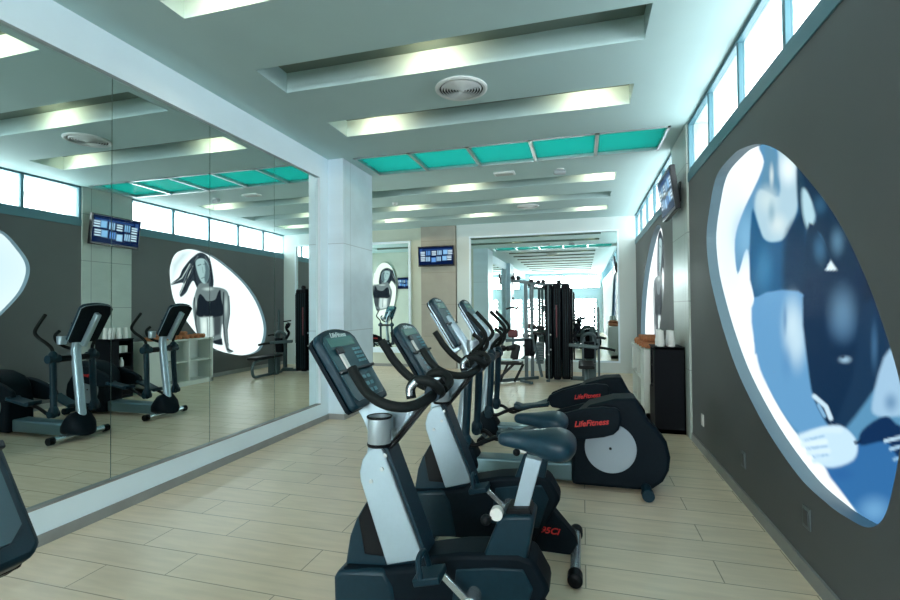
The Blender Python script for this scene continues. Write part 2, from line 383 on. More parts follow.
# mirror panels
seams = [1.25, 1.745, 2.715, 3.685, 4.66, 5.59]
labs = ['narrow mirror panel on the left wall beside the camera, outside the frame edge', 'tall mirror panel on the left wall that cuts through the left edge of the photo', 'tall mirror panel on the left wall reflecting the nearer elliptical trainer and the wall screen',
        'tall mirror panel on the left wall reflecting the laughing woman in the oval picture', 'tall mirror panel on the left wall farthest from the camera, next to the column']
labs[3] = 'tall mirror panel on the left wall reflecting the tail of the white oval picture'
labs[2] = 'tall mirror panel on the left wall reflecting the white shelf unit and second elliptical trainer'
labs[1] = 'largest looking mirror panel on the left wall, cut by the left edge of the photo'
for i in range(5):
    o = MB().bx(XM - .02, XM, seams[i] + .003, seams[i + 1] - .003, .246, 3.268).build('mirror_panel', M_MIRROR, smooth=False)
    tag(o, labs[i], 'mirror', 'tall mirror panels along the left wall')
bk = MB().bx(XM - .03, XM - .021, 1.24, 5.6, .25, 3.26).build('trim_2', M_CABW, smooth=False); struct(bk)
for i in range(5):
    a = -6.3 + 1.2 * i
    tag(MB().bx(XM - .02, XM, a + .002, a + 1.198, .246, 3.268).build('mirror_panel', M_MIRROR, smooth=False), 'mirror panel on the left wall behind the camera, seen only in reflections', 'mirror', 'mirror panels behind the camera')

# alcove walls at the rear left
struct(MB().bx(XA, XM - .25, YQ - .25, YQ, 0, ZC).build('wall_front', M_CREAM, smooth=False))
f = MB(); f.bx(XA - .2, XA, YQ - .25, YB + .2, 0, .6); f.bx(XA - .2, XA, YQ - .25, YB + .2, 2.8, ZC); f.bx(XA - .2, XA, YQ - .25, 7.2, .6, 2.8); f.bx(XA - .2, XA, 11.0, YB + .2, .6, 2.8)
struct(f.build('wall_left', M_CREAM, smooth=False))
f = MB()
for y in (7.22, 8.48, 9.74, 10.98): f.bx(XA - .12, XA - .04, y - .03, y + .03, .6, 2.8)
f.bx(XA - .12, XA - .04, 7.2, 11.0, .6, .66); f.bx(XA - .12, XA - .04, 7.2, 11.0, 2.74, 2.8)
o = struct(f.build('window_added_alcove', M_ALU, smooth=False)); struct(MB().bx(XA - .09, XA - .08, 7.2, 11.0, .62, 2.78).build('pane', M_GLASST, o, smooth=False))  # unseen window, added to bring light to the rear area and back wall
# back wall
struct(MB().bx(XA, 1.5, YB, YB + .25, 0, ZC).build('wall_back', M_CREAM, smooth=False))
struct(MB().bx(XA, XR, YB - .012, YB, 0, .075).build('baseboard_back', M_BASE, smooth=False))
struct(MB().bx(-3.93, -3.02, YB - .12, YB, 0, ZC).build('wall_back', M_STONE3, smooth=False, bevel=.004))
def frame_xz(x0, x1, z0, z1, w, y0, y1, wb=None):
    f = MB(); wb = w if wb is None else wb
    f.bx(x0 - w, x0, y0, y1, z0 - wb, z1 + w); f.bx(x1, x1 + w, y0, y1, z0 - wb, z1 + w)
    f.bx(x0, x1, y0, y1, z1, z1 + w); f.bx(x0, x1, y0, y1, z0 - wb, z0); return f
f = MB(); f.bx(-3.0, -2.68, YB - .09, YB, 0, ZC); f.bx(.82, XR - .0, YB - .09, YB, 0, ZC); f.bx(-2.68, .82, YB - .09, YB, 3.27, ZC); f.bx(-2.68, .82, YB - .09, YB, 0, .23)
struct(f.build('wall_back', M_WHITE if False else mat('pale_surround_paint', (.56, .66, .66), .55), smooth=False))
struct(frame_xz(-2.645, .785, .265, 3.235, .035, YB - .10, YB - .02).build('trim_3', M_WHITE, smooth=False))
tag(MB().bx(-2.645, .785, YB - .05, YB - .03, .265, 3.235).build('mirror_panel', M_MIRROR, smooth=False), 'wide wall mirror on the back wall behind the multi gym', 'mirror')
struct(frame_xz(-7.6, -4.30, .50, 3.19, .06, YB - .05, YB, .14).build('trim_4', M_WHITE, smooth=False))
tag(MB().bx(-7.6, -4.30, YB - .03, YB - .012, .50, 3.19).build('mirror_panel', M_MIRROR, smooth=False), 'wall mirror at the back left, half hidden by the pale stone column', 'mirror')

# wall behind the camera with clerestory and three grilled glass doors
doors = [(-5.6, -4.55), (-3.15, -1.9), (-.35, .70)]
doors = [(-3.25, -1.95), (-1.75, -.70), (-.50, .85)]  # openings widened so more daylight reaches the floor and machines
bmw = bmesh.new(); holesw = [(a, b, .02, 2.05) for a, b in doors] + [(-3.1, 1.05, 2.62, 3.42)]
sh = holes_sheet((XM - .25, 1.5), (0, ZC), holesw, 0)
for v in sh.verts: v.co = Vector((v.co.x, YF, v.co.y))
me = bpy.data.meshes.new('wall_rear'); sh.to_mesh(me); sh.free(); me.materials.append(M_WHITE); o = bpy.data.objects.new('wall_rear', me); COL.objects.link(o); struct(o)
f = frame_xz(-3.06, 1.01, 2.66, 3.38, .045, YF - .05, YF + .04)
for k in range(1, 6): f.bx(-3.06 + k * .678 - .02, -3.06 + k * .678 + .02, YF - .04, YF + .03, 2.66, 3.38)
o = struct(f.build('window_4', M_ALU, smooth=False)); struct(MB().bx(-3.06, 1.01, YF - .01, YF, 2.66, 3.38).build('pane', M_GLASS, o, smooth=False))
for i, (a, b) in enumerate(doors):
    f = frame_xz(a + .05, b - .05, .07, 2.0, .05, YF - .05, YF + .04)
    o = struct(f.build('door_%d' % (i + 1), M_WHITE, smooth=False))
    struct(MB().bx(a + .05, b - .05, YF - .01, YF, .07, 2.0).build('pane', M_GLASS, o, smooth=False))
    gr = MB(); w = b - a - .1; hh = 1.93; st = .24
    for sgn in (1, -1):
        k = -hh
        while k < w + hh:
            # line x = a + k + sgn*(z)
            p = []
            for z in (0, hh):
                x = k + (z if sgn > 0 else hh - z); p.append((x, z))
            (xa, za), (xb, zb) = p
            t0, t1 = 0, 1; dx = xb - xa
            for lo in (0,):
                ta, tb = (0 - xa) / dx, (w - xa) / dx
                t0, t1 = max(0, min(ta, tb)), min(1, max(ta, tb))
            if t1 > t0 + .01:
                P0 = (a + .05 + xa + dx * t0, YF + .02, .07 + za + (zb - za) * t0); P1 = (a + .05 + xa + dx * t1, YF + .02, .07 + za + (zb - za) * t1)
                gr.bar(P0, P1, .06, .02)
            k += st
    struct(gr.build('grille', M_GRILLE, o, smooth=False))

# sockets on the right wall
for y, z, m_, lab in ((5.37, .335, M_PLATEW, 'small white wall socket on the taupe wall nearest the stone pillar'), (4.10, .325, M_PLATE, 'grey wall socket on the taupe wall, middle one of the three'), (3.04, .335, M_PLATE, 'dark wall socket just under the low end of the large oval picture')):
    t = thing('wall_socket', lab, 'socket', (XR - .0, y, z), 0, 'wall sockets along the right wall')
    MB().bx(-.009, 0, -.045, .045, -.06, .06).build('plate', m_, t, bevel=.003)
    MB().bx(-.013, -.008, -.028, .028, -.04, .04).build('socket_face', mat('socket_insert', (.05, .06, .065), .4) if m_ is M_PLATE else M_PLATEW, t, bevel=.002)

# ------------------------------------------------------------------ printed pictures
def inside(px, py, poly):
    """signed soft coverage: distance to polygon edge (px units), positive inside"""
    P = np.array(poly, float); n = len(P); ins = np.zeros(px.shape, bool); dmin = np.full(px.shape, 1e9)
    for i in range(n):
        x1, y1 = P[i]; x2, y2 = P[(i + 1) % n]
        c = ((y1 > py) != (y2 > py)) & (px < (x2 - x1) * (py - y1) / ((y2 - y1) if y2 != y1 else 1e-9) + x1)
        ins ^= c
        L = (x2 - x1) ** 2 + (y2 - y1) ** 2 + 1e-9; t = np.clip(((px - x1) * (x2 - x1) + (py - y1) * (y2 - y1)) / L, 0, 1)
        dmin = np.minimum(dmin, np.hypot(px - x1 - t * (x2 - x1), py - y1 - t * (y2 - y1)))
    return np.where(ins, dmin, -dmin)
def paint(px, py, bg, layers):
    col = np.tile(np.array(srgb(*bg)), (len(px), 1))
    for poly, c, soft in layers:
        if len(poly) == 4 and poly[0] == 'b':      # blob cx cy r
            _, cx, cy, r = poly; rx, ry = r if isinstance(r, tuple) else (r, r)
            a = np.clip(1 - np.hypot((px - cx) / rx, (py - cy) / ry), 0, 1); a = a * a * (3 - 2 * a) * soft
        elif poly[0] == 'l':                     # stroke
            w = soft; P = poly[1]; d = np.full(px.shape, 1e9)
            for (x1, y1), (x2, y2) in zip(P[:-1], P[1:]):
                L = (x2 - x1) ** 2 + (y2 - y1) ** 2 + 1e-9; t = np.clip(((px - x1) * (x2 - x1) + (py - y1) * (y2 - y1)) / L, 0, 1)
                d = np.minimum(d, np.hypot(px - x1 - t * (x2 - x1), py - y1 - t * (y2 - y1)))
            a = np.clip((w - d) / (w * .5 + .3) + .0, 0, 1)
        else:
            poly = smooth_loop(poly, 4) if len(poly) > 5 else poly
            a = np.clip(inside(px, py, poly) / soft + .5, 0, 1)
        col = col * (1 - a[:, None]) + np.array(srgb(*c)) * a[:, None]
    return col
def picture_mesh(name, loop, x, tofn, bg, layers, m, rings=110, sub=2, parent=None, plane='x', thick=.012):
    L = []
    n0 = len(loop)
    for i in range(n0):
        a, b = loop[i], loop[(i + 1) % n0]
        for k in range(sub): L.append((a[0] + (b[0] - a[0]) * k / sub, a[1] + (b[1] - a[1]) * k / sub))
    n = len(L); cx = sum(p[0] for p in L) / n; cz = sum(p[1] for p in L) / n
    V = [(cx, cz)]
    for r in range(1, rings + 1):
        t = r / rings
        V += [(cx + (p[0] - cx) * t, cz + (p[1] - cz) * t) for p in L]
    F_ = [(0, 1 + k, 1 + (k + 1) % n) for k in range(n)]
    for r in range(rings - 1):
        a = 1 + r * n; b = a + n
        F_ += [(a + k, b + k, b + (k + 1) % n, a + (k + 1) % n) for k in range(n)]
    A = np.array(V); nv = len(V)
    last = 1 + (rings - 1) * n
    V3 = [(x, p[0], p[1]) if plane == 'x' else (p[0], x, p[1]) for p in V]
    bidx = len(V3); V3 += [((x + thick), p[0], p[1]) if plane == 'x' else (p[0], x - thick, p[1]) for p in L]
    F_ += [(last + k, bidx + k, bidx + (k + 1) % n, last + (k + 1) % n) for k in range(n)]; F_.append(tuple(bidx + k for k in range(n)))
    me = bpy.data.meshes.new(name); me.from_pydata(V3, [], F_); me.materials.append(m)
    px, py = tofn(A[:, 0], A[:, 1]); col = paint(px, py, bg, layers)
    col = np.vstack([col, np.tile(col[-1:], (n, 1))])
    at_ = me.color_attributes.new('Col', 'FLOAT_COLOR', 'POINT')
    at_.data.foreach_set('color', np.hstack([col, np.ones((len(col), 1))]).astype(np.float32).ravel())
    o = bpy.data.objects.new(name, me); COL.objects.link(o)
    if parent: o.parent = parent
    return o
def proj_fn(x, mirror=False):
    """layout of a printed picture: wall metres -> the flat drawing sheet the shapes below are given in"""
    def f(Y, Z):
        X = (2 * XM - x) if mirror else x
        d = cf.x * X + cf.y * Y + cf.z * (Z - H); a = cr.x * X + cr.y * Y + cr.z * (Z - H); b = cu.x * X + cu.y * Y + cu.z * (Z - H)
        return 450 + F * a / d, 300 - F * b / d
    return f
def Z2(pts, ox=680, oy=130, s=2.86): return [(ox + a / s, oy + b / s) for a, b in pts]
def Z3(pts): return Z2(pts, 680, 320, 2.727)
def bl(z, cx, cy, rx, ry):
    if z == 2: return ('b', 680 + cx / 2.86, 130 + cy / 2.86, (rx / 2.86, ry / 2.86))
    return ('b', 680 + cx / 2.727, 320 + cy / 2.727, (rx / 2.727, ry / 2.727))
fig = Z2([(243, 20), (240, 90), (228, 130), (210, 170), (180, 235), (157, 315), (165, 412), (190, 340), (205, 400), (212, 480), (214, 600)]) + Z3([(205, 60), (240, 180), (310, 300), (400, 400), (525, 570), (700, 600), (760, 0)]) + Z2([(720, 400), (500, 0)])
near_layers = [
    (bl(2, 150, 300, 90, 260), (205, 228, 240), .6),
    (fig, (84, 138, 174), 1.6),
    (bl(2, 190, 300, 60, 120), (120, 172, 205), .8),
    (Z2([(243, 20), (270, 60), (283, 110), (283, 170), (262, 190), (232, 160), (243, 90)]), (88, 136, 165), 3),
    (Z2([(280, 20), (283, 100), (283, 190), (230, 170), (214, 215), (224, 270), (240, 310), (268, 320), (302, 305), (334, 235), (336, 110), (320, 60)]), (165, 196, 210), 3),
    (bl(2, 310, 110, 40, 70), (225, 240, 244), 1),
    (bl(2, 250, 200, 50, 60), (190, 212, 216), .9),
    (bl(2, 280, 270, 40, 50), (206, 222, 222), .8),
    (bl(2, 262, 235, 16, 50), (120, 158, 175), .7),
    (bl(2, 262, 130, 10, 50), (210, 225, 225), .8),
    (Z2([(205, 235), (225, 275), (240, 312), (268, 322), (302, 306), (336, 235), (346, 190), (358, 260), (364, 480), (212, 478)]), (22, 82, 122), 2.2),
    (Z2([(300, 310), (340, 235), (350, 190), (362, 300), (366, 480), (300, 478)]), (14, 48, 76), 7),
    (bl(2, 240, 400, 40, 110), (58, 128, 170), .6),
    (Z2([(334, 100), (350, 110), (378, 180), (386, 240), (366, 290), (345, 240), (335, 190)]), (26, 58, 80), 3),
    (Z2([(350, 170), (372, 185), (388, 225), (384, 262), (370, 290), (352, 240)]), (168, 204, 216), 4),
    (Z2([(362, 290), (400, 300), (440, 380), (520, 500), (540, 640), (362, 640)]), (16, 46, 72), 2),
    (bl(2, 460, 520, 75, 120), (120, 160, 190), .95),
    (bl(2, 400, 340, 30, 60), (60, 104, 136), .8),
    (Z2([(415, 402), (432, 372), (456, 402)]), (215, 235, 242), 2),
    (Z2([(342, 100), (420, 150), (700, 700), (540, 700), (518, 560), (480, 450), (430, 370), (402, 300), (372, 285), (388, 240)]), (20, 46, 70), 3),
    (bl(2, 450, 320, 30, 60), (84, 124, 150), .8),
    (bl(2, 400, 215, 30, 45), (48, 92, 122), .8),
    (bl(2, 540, 520, 30, 80), (52, 88, 122), .8),
    # waist
    (Z2([(214, 480), (362, 480), (362, 640), (214, 640)]) , (94, 148, 190), 2.5),
    (Z3([(205, -60), (352, -60), (352, 150), (388, 262), (420, 292), (330, 310), (240, 182), (207, 85)]), (94, 148, 190), 2.5),
    (bl(2, 322, 560, 45, 130), (190, 216, 228), .95),
    (bl(3, 320, 60, 40, 110), (186, 214, 228), .8),
    (bl(2, 300, 540, 10, 70), (84, 130, 168), .8),
    (bl(3, 290, 120, 22, 70), (84, 136, 180), .6),
    (Z3([(352, -110), (590, -110), (585, 100), (522, 195), (432, 296), (386, 258), (352, 150)]), (15, 42, 70), 3),
    (bl(3, 445, 20, 60, 70), (50, 88, 124), .7),
    (bl(2, 465, 520, 60, 110), (100, 140, 170), .7),
    (Z2([(520, 380), (545, 420), (600, 600), (590, 700), (560, 640), (530, 520)]), (16, 38, 62), 6),
    (bl(3, 450, 108, 26, 16), (150, 186, 210), .9),
    (bl(3, 444, 100, 10, 8), (10, 30, 60), .9),
    (Z3([(500, -40), (585, -40), (560, 130), (455, 292), (424, 284), (472, 150)]), (22, 50, 78), 5),
    (bl(3, 530, 70, 16, 100), (64, 106, 142), .7),
    (Z3([(572, 80), (660, 150), (700, 260), (600, 262), (540, 262), (524, 225)]), (150, 186, 212), 4),
    (bl(3, 575, 225, 30, 40), (90, 130, 165), .8),
    # shorts and hands
    (Z3([(392, 395), (470, 340), (570, 325), (700, 380), (620, 700), (520, 565)]), (46, 102, 156), 3),
    (bl(3, 530, 520, 70, 60), (110, 164, 204), .8),
    (bl(3, 440, 420, 50, 30), (40, 92, 150), .7),
    (Z3([(498, 300), (560, 262), (604, 290), (700, 300), (700, 400), (604, 380), (562, 332), (492, 342)]), (14, 44, 82), 3),
    (('l', Z3([(560, 330), (610, 318)])), (170, 200, 220), 2.6),
    (('l', Z3([(575, 352), (620, 340)])), (150, 186, 212), 2.6),
    (('l', Z3([(585, 380), (622, 372)])), (130, 172, 204), 2.6),
    (Z3([(330, 318), (386, 292), (442, 290), (482, 332), (472, 382), (402, 402), (352, 362)]), (186, 216, 234), 3),
    (('l', Z3([(330, 318), (390, 300), (436, 300)])), (196, 222, 236), 4.2),
    (('l', Z3([(336, 340), (396, 332)])), (206, 228, 240), 4.0),
    (('l', Z3([(352, 362), (404, 356)])), (200, 224, 238), 4.0),
    (('l', Z3([(366, 384), (410, 378)])), (190, 218, 234), 3.6),
    (('l', Z3([(340, 329), (392, 316)])), (110, 156, 192), 1.0),
    (('l', Z3([(346, 351), (400, 344)])), (110, 156, 192), 1.0),
    (('l', Z3([(362, 373), (404, 367)])), (110, 156, 192), 1.0),
    (('l', Z3([(366, 208), (398, 236), (411, 268)])), (186, 214, 230), 3.2),
    (('l', Z3([(378, 232), (394, 262)])), (120, 166, 200), 2.4),
    (('l', Z3([(478, 335), (492, 330)])), (12, 34, 66), 2.2),
]
t = thing('oval_picture', 'large egg shaped lit picture of a torso on the near right wall', 'picture', (XR + RD, 3.4, 1.5))
pm = picture_mesh('photo_print', egg_near, XR + RD - .014, proj_fn(XR + RD - .014), (236, 246, 250), near_layers, M_PRINT, rings=130, sub=3)
pm.parent = t; pm.matrix_parent_inverse = Matrix.Translation((XR + RD, 3.4, 1.5)).inverted()

def FZ(pts): return [(160 + a / 5, 240 + b / 5) for a, b in pts]
def fb(cx, cy, rx, ry): return ('b', 160 + cx / 5, 240 + cy / 5, (rx / 5, ry / 5))
DK, MD, LT = (26, 34, 42), (104, 116, 118), (186, 200, 198)
woman = [
    (FZ([(58, 225), (62, 212), (95, 185), (110, 150), (135, 115), (160, 88), (200, 62), (240, 82), (258, 130), (268, 225), (235, 245), (190, 245), (168, 205), (150, 225), (132, 262), (105, 285), (98, 262), (118, 215)]), (44, 54, 62), .8),
    (('l', FZ([(150, 120), (110, 190), (62, 218)])), LT, .7), (('l', FZ([(165, 130), (125, 215), (100, 270)])), LT, .6), (('l', FZ([(175, 150), (150, 200), (125, 250)])), DK, .8),
    (('l', FZ([(155, 100), (120, 150), (90, 200)])), DK, .8), (('l', FZ([(178, 90), (170, 150), (178, 210), (195, 240)])), DK, 1.3), (('l', FZ([(250, 110), (258, 180), (262, 235)])), DK, 1.2),
    (('l', FZ([(190, 80), (140, 150), (108, 240)])), (120, 134, 140), .5), (('l', FZ([(205, 78), (160, 140), (140, 230)])), DK, .7), (('l', FZ([(172, 100), (140, 170), (120, 255)])), (20, 28, 36), .8), (('l', FZ([(225, 82), (245, 120), (250, 200), (236, 238)])), (110, 124, 130), .5), (('l', FZ([(100, 190), (64, 222)])), DK, .7),
    (FZ([(188, 232), (205, 215), (240, 215), (250, 232), (300, 238), (335, 255), (348, 300), (350, 370), (338, 450), (345, 540), (368, 556), (338, 562), (320, 500), (312, 420), (306, 480), (312, 525), (262, 515), (200, 492), (182, 440), (168, 380), (163, 320), (172, 280)]), MD, 1.0),
    (FZ([(178, 110), (200, 92), (228, 100), (246, 140), (243, 190), (225, 218), (205, 205), (188, 165)]), (150, 176, 178), .9),
    (FZ([(222, 100), (246, 140), (243, 190), (228, 214), (222, 190), (226, 150)]), (84, 104, 110), 1.2), (('l', FZ([(190, 128), (204, 122)])), DK, .7), (('l', FZ([(216, 122), (232, 118)])), DK, .55), (('l', FZ([(208, 192), (222, 186)])), (60, 70, 74), .6), (('l', FZ([(212, 135), (216, 165)])), (90, 104, 108), .45),
    (FZ([(196, 272), (216, 282), (236, 305), (275, 298), (290, 262), (302, 250), (306, 290), (312, 378), (196, 385), (182, 335)]), (22, 30, 38), .8),
    (FZ([(200, 388), (262, 383), (268, 470), (256, 500), (206, 486)]), LT, 2), (('l', FZ([(236, 392), (240, 480)])), MD, .8), (fb(222, 430, 20, 60), (225, 232, 228), .8),
    (FZ([(270, 385), (305, 382), (302, 470), (272, 480)]), (60, 68, 72), 2),
    (FZ([(262, 505), (310, 492), (315, 525), (275, 520)]), DK, .7),
    (('l', FZ([(318, 262), (316, 330), (318, 420), (325, 500), (335, 545)])), DK, .9), (('l', FZ([(345, 280), (348, 370), (336, 450), (342, 530)])), DK, .7),
    (('l', FZ([(172, 290), (180, 360), (178, 420), (190, 480)])), DK, 1.0), (('l', FZ([(335, 545), (362, 556)])), DK, 1.2),
    (fb(330, 330, 12, 80), LT, .7), (fb(240, 245, 40, 14), LT, .8), (fb(180, 320, 8, 50), LT, .6),
    (FZ([(60, 120), (110, 60), (150, 60), (95, 130), (60, 200)]), (196, 210, 214), 6),
]
t = thing('oval_picture', 'egg shaped lit picture of a long haired woman, above the white shelves', 'picture', (XR + RD, 9.0, 1.5))
pm = picture_mesh('photo_print', egg_far, XR + RD - .014, proj_fn(XR + RD - .014, True), (240, 248, 250), woman, M_PRINTFAR, rings=150, sub=3)
pm.parent = t; pm.matrix_parent_inverse = Matrix.Translation((XR + RD, 9.0, 1.5)).inverted()

# third lit picture on the wall that faces the alcove (seen in the rear left mirror)
egg3 = [(-7.0 + .46 * math.cos(a) * (1 + .10 * math.sin(a)), 2.15 + 1.05 * math.sin(a)) for a in [2 * PI * k / 60 for k in range(60)]]
def f3(X, Zz): return (235 - (X + 7.0) / .0062 * 1.0 * .2 * 1.25 - 0 - 30 + 0 * X, 240 + 62 - (Zz - 2.15) * 58)
w3 = [(p if p[0] != 'l' else ('l', p[1]), c, s_) for p, c, s_ in woman]
t = thing('oval_picture', 'oval lit picture of a dark haired figure, seen only in the rear left mirror', 'picture', (-6.95, YQ, 2.15))
b_ = MB(); b_.prism([(p[0] * 1.0, p[1]) for p in egg3], YQ + .001, YQ + .05).build('backing', M_WHITE, t, smooth=False).matrix_parent_inverse = Matrix.Translation((-6.95, YQ, 2.15)).inverted()
pm = picture_mesh('photo_print', egg3, YQ + .066, f3, (226, 238, 226), w3, M_PRINTFAR, rings=60, sub=2, plane='y', thick=.014)
pm.parent = t; pm.matrix_parent_inverse = Matrix.Translation((-6.95, YQ, 2.15)).inverted()

# ------------------------------------------------------------------ televisions
def tv_picture(w, h, parent, seed, m=M_TVPIC):
    """guide screen: rows and tiles of pale bars on blue"""
    nx, ny = 72, 40; rnd = random.Random(seed)
    V = [(-w / 2 + w * i / nx, 0, -h / 2 + h * j / ny) for j in range(ny + 1) for i in range(nx + 1)]
    Fc = [(j * (nx + 1) + i, j * (nx + 1) + i + 1, (j + 1) * (nx + 1) + i + 1, (j + 1) * (nx + 1) + i) for j in range(ny) for i in range(nx)]
    me = bpy.data.meshes.new('screen_picture'); me.from_pydata(V, [], Fc); me.materials.append(m)
    X = np.array([v[0] for v in V]) / w * 72 + 36; Z = 20 - np.array([v[2] for v in V]) / h * 40
    L = []
    def rect(a, b, c, d, col, s=.5): L.append(([(a, b), (c, b), (c, d), (a, d)], col, s))
    rect(2, 3, 8, 14, (40, 70, 120)); rect(10, 4, 70, 7, (30, 60, 110))
    for gx, gy, kind in ((4, 10, 0), (16, 8, 1), (28, 9, 0), (40, 8, 1), (52, 7, 2), (62, 8, 0), (4, 22, 0), (15, 22, 1), (27, 24, 2), (38, 22, 1), (50, 21, 2), (60, 21, 0)):
        base = rnd.choice([(120, 170, 210), (150, 190, 220), (90, 140, 200)])
        if kind == 0:
            for k in range(3): rect(gx, gy + k * 3.6, gx + 9, gy + 2 + k * 3.6, (190, 215, 230))
        elif kind == 1:
            for k in range(3): rect(gx + k * 3.4, gy, gx + 2 + k * 3.4, gy + 10, base)
        else:
            rect(gx, gy, gx + 9, gy + 10, base, 2)
    col = paint(X, Z, (6, 22, 56), L)
    at_ = me.color_attributes.new('Col', 'FLOAT_COLOR', 'POINT'); at_.data.foreach_set('color', np.hstack([col, np.ones((len(col), 1))]).astype(np.float32).ravel())
    o = bpy.data.objects.new('screen_picture', me); COL.objects.link(o); o.parent = parent; return o
def television(label, loc, rz, w, h, tilt, seed, arm=.10):
    t = thing('television', label, 'television', loc, rz, 'wall mounted televisions')
    R = Matrix.Rotation(tilt, 4, 'X')
    p = MB().bx(-w / 2, w / 2, -.03, .03, -h / 2, h / 2).build('bezel', M_TVB, t, bevel=.008); p.rotation_euler = (tilt, 0, 0); p.location = (0, -arm - .06, 0)
    s_ = tv_picture(w - .05, h - .07, t, seed); s_.rotation_euler = (tilt, 0, 0); s_.location = R @ Vector((0, -.0315, .008)) + Vector((0, -arm - .06, 0))
    MB().box((0, -arm / 2 - .02, 0), (.14, arm + .04, .12)).bx(-.18, .18, -.012, 0, -.12, .12).build('wall_bracket', M_BLACK, t)
    return t
television('wall television showing a channel grid on the back wall column', (-3.49, YB - .12, 2.80), 0, .93, .50, math.radians(4), 1, .06)
# right pillar tv faces -X
television('wall television high on the stone pillar between the two lit pictures, seen edge on', (XR - .022, 6.34, 2.88), math.radians(-90), .90, .52, math.radians(7), 2, .05)
television('small television on the alcove wall, seen in the rear left mirror', (-6.2, YQ, 2.42), math.radians(180), .50, .42, math.radians(6), 3, .06)
television('wall television on the left pillar behind the camera', (-3.19, .45, 2.85), math.radians(90), .90, .52, math.radians(7), 4, .05)

# ------------------------------------------------------------------ ceiling fittings
def vent(label, loc, R):
    t = thing('ceiling_vent', label, 'vent', loc, 0, 'round ceiling air vents')
    MB().cyl((0, 0, -.004), (0, 0, 0), R * .92, seg=48).build('backing', M_LEVER, t)
    m = MB(); m.lathe([(R, 0), (R, -.012), (R * .93, -.022), (R * .84, -.016), (R * .84, 0)], seg=56); m.build('rim', M_VENT, t)
    m = MB()
    for k in range(7):
        r = R * (.78 - .105 * k)
        m.lathe([(r, -.006), (r - R * .05, -.026 - .0015 * k), (r - R * .062, -.024), (r - R * .02, -.004)], seg=48)
    m.cyl((0, 0, -.03), (0, 0, -.004), R * .09, seg=24)
    m.build('louvre_rings', M_VENT, t)
vent('large round ceiling vent between two ceiling slots at the front', (-1.07, 4.27, ZC), .245)
vent('small looking round ceiling vent beyond the skylight', (-1.04, 9.64, ZC), .22)
t = thing('ceiling_speaker', 'flat white ceiling plate just beyond the skylight', 'speaker', (-1.12, 7.14, ZC)); MB().bx(-.16, .16, -.08, .08, -.03, 0).build('housing', M_VENT, t, bevel=.01); MB().bx(-.13, .13, -.055, .055, -.034, -.029).build('mesh_cover', mat('speaker_mesh', (.4, .45, .45), .6), t)
t = thing('security_camera', 'small ceiling camera right of the white ceiling plate', 'camera', (-.29, 7.2, ZC)); MB().cyl((0, 0, -.02), (0, 0, 0), .06).build('mount', M_VENT, t); MB().cyl((-.09, -.03, -.05), (.07, .02, -.05), .035).build('body', mat('camera_grey', (.35, .4, .42), .4), t)
t = thing('smoke_detector', 'small round smoke detector on the rear ceiling right of the pale column', 'smoke detector', (-3.50, 8.56, ZC)); MB().lathe([(.0, -.045), (.035, -.045), (.055, -.02), (.06, 0)], seg=24).build('housing', M_VENT, t)

lamps = [(-2.30, 2), (-.6, 2), (-1.24, 3), (-2.22, 4), (.10, 4), (.15, 3)]
def slot_lamp(x, slot, label, e=6):
    x0, x1, y0, y1 = slot
    t = thing('slot_lamp', label, 'lamp', (x, y0 + .10, ZC + HR), 0, 'warm lamps inside the ceiling slots')
    MB().cyl((0, 0, -.06), (0, 0, 0), .035).build('lamp_body', M_VENT, t); MB().cyl((0, .012, -.066), (0, .012, -.06), .028).build('lens', M_LAMP, t)
    ld = bpy.data.lights.new('warm_spot', 'SPOT'); ld.energy = e; ld.color = (1, .80, .54); ld.spot_size = math.radians(150); ld.spot_blend = 1.0; ld.shadow_soft_size = .03
    lo = bpy.data.objects.new('warm_spot', ld); COL.objects.link(lo); lo.location = (x, y0 + .10, ZC + HR - .075)
    d = Vector((0, 1, -.25)); lo.rotation_euler = d.to_track_quat('-Z', 'Y').to_euler(); lo.parent = t; lo.matrix_parent_inverse = Matrix.Translation(t.location).inverted()
S = slots1
hots = [(-2.30, S[6]), (.0, S[6]), (-1.22, S[7]), (-2.25, S[8]), (.10, S[8]), (-2.02, slots2[0]), (.30, slots2[0]), (-3.5, slots2[1]), (-1.04, slots2[1]), (-4.3, slots2[2]), (-2.19, slots2[2]), (.19, slots2[2]),
        (-1.2, S[5]), (-2.2, S[4]), (.1, S[4]), (-1.2, S[3]), (-2.2, S[2]), (.1, S[2]), (-1.2, S[1])]
for i, (x, s_) in enumerate(hots):
    slot_lamp(x, s_, 'warm lamp in a ceiling slot' if i > 11 else ['warm lamp in the ceiling slot at the top left edge', 'warm lamp at the right of the nearest slot, above the frame', 'warm lamp in the long slot in front of the round vent', 'left warm lamp in the slot before the skylight', 'right warm lamp in the slot before the skylight',
              'left warm lamp in the first slot beyond the skylight', 'right warm lamp in the first slot beyond the skylight', 'left warm lamp in the second slot beyond the skylight', 'right warm lamp in the second slot beyond the skylight', 'leftmost warm lamp in the last slot by the back wall', 'middle warm lamp in the last slot by the back wall', 'rightmost warm lamp in the last slot by the back wall'][i])

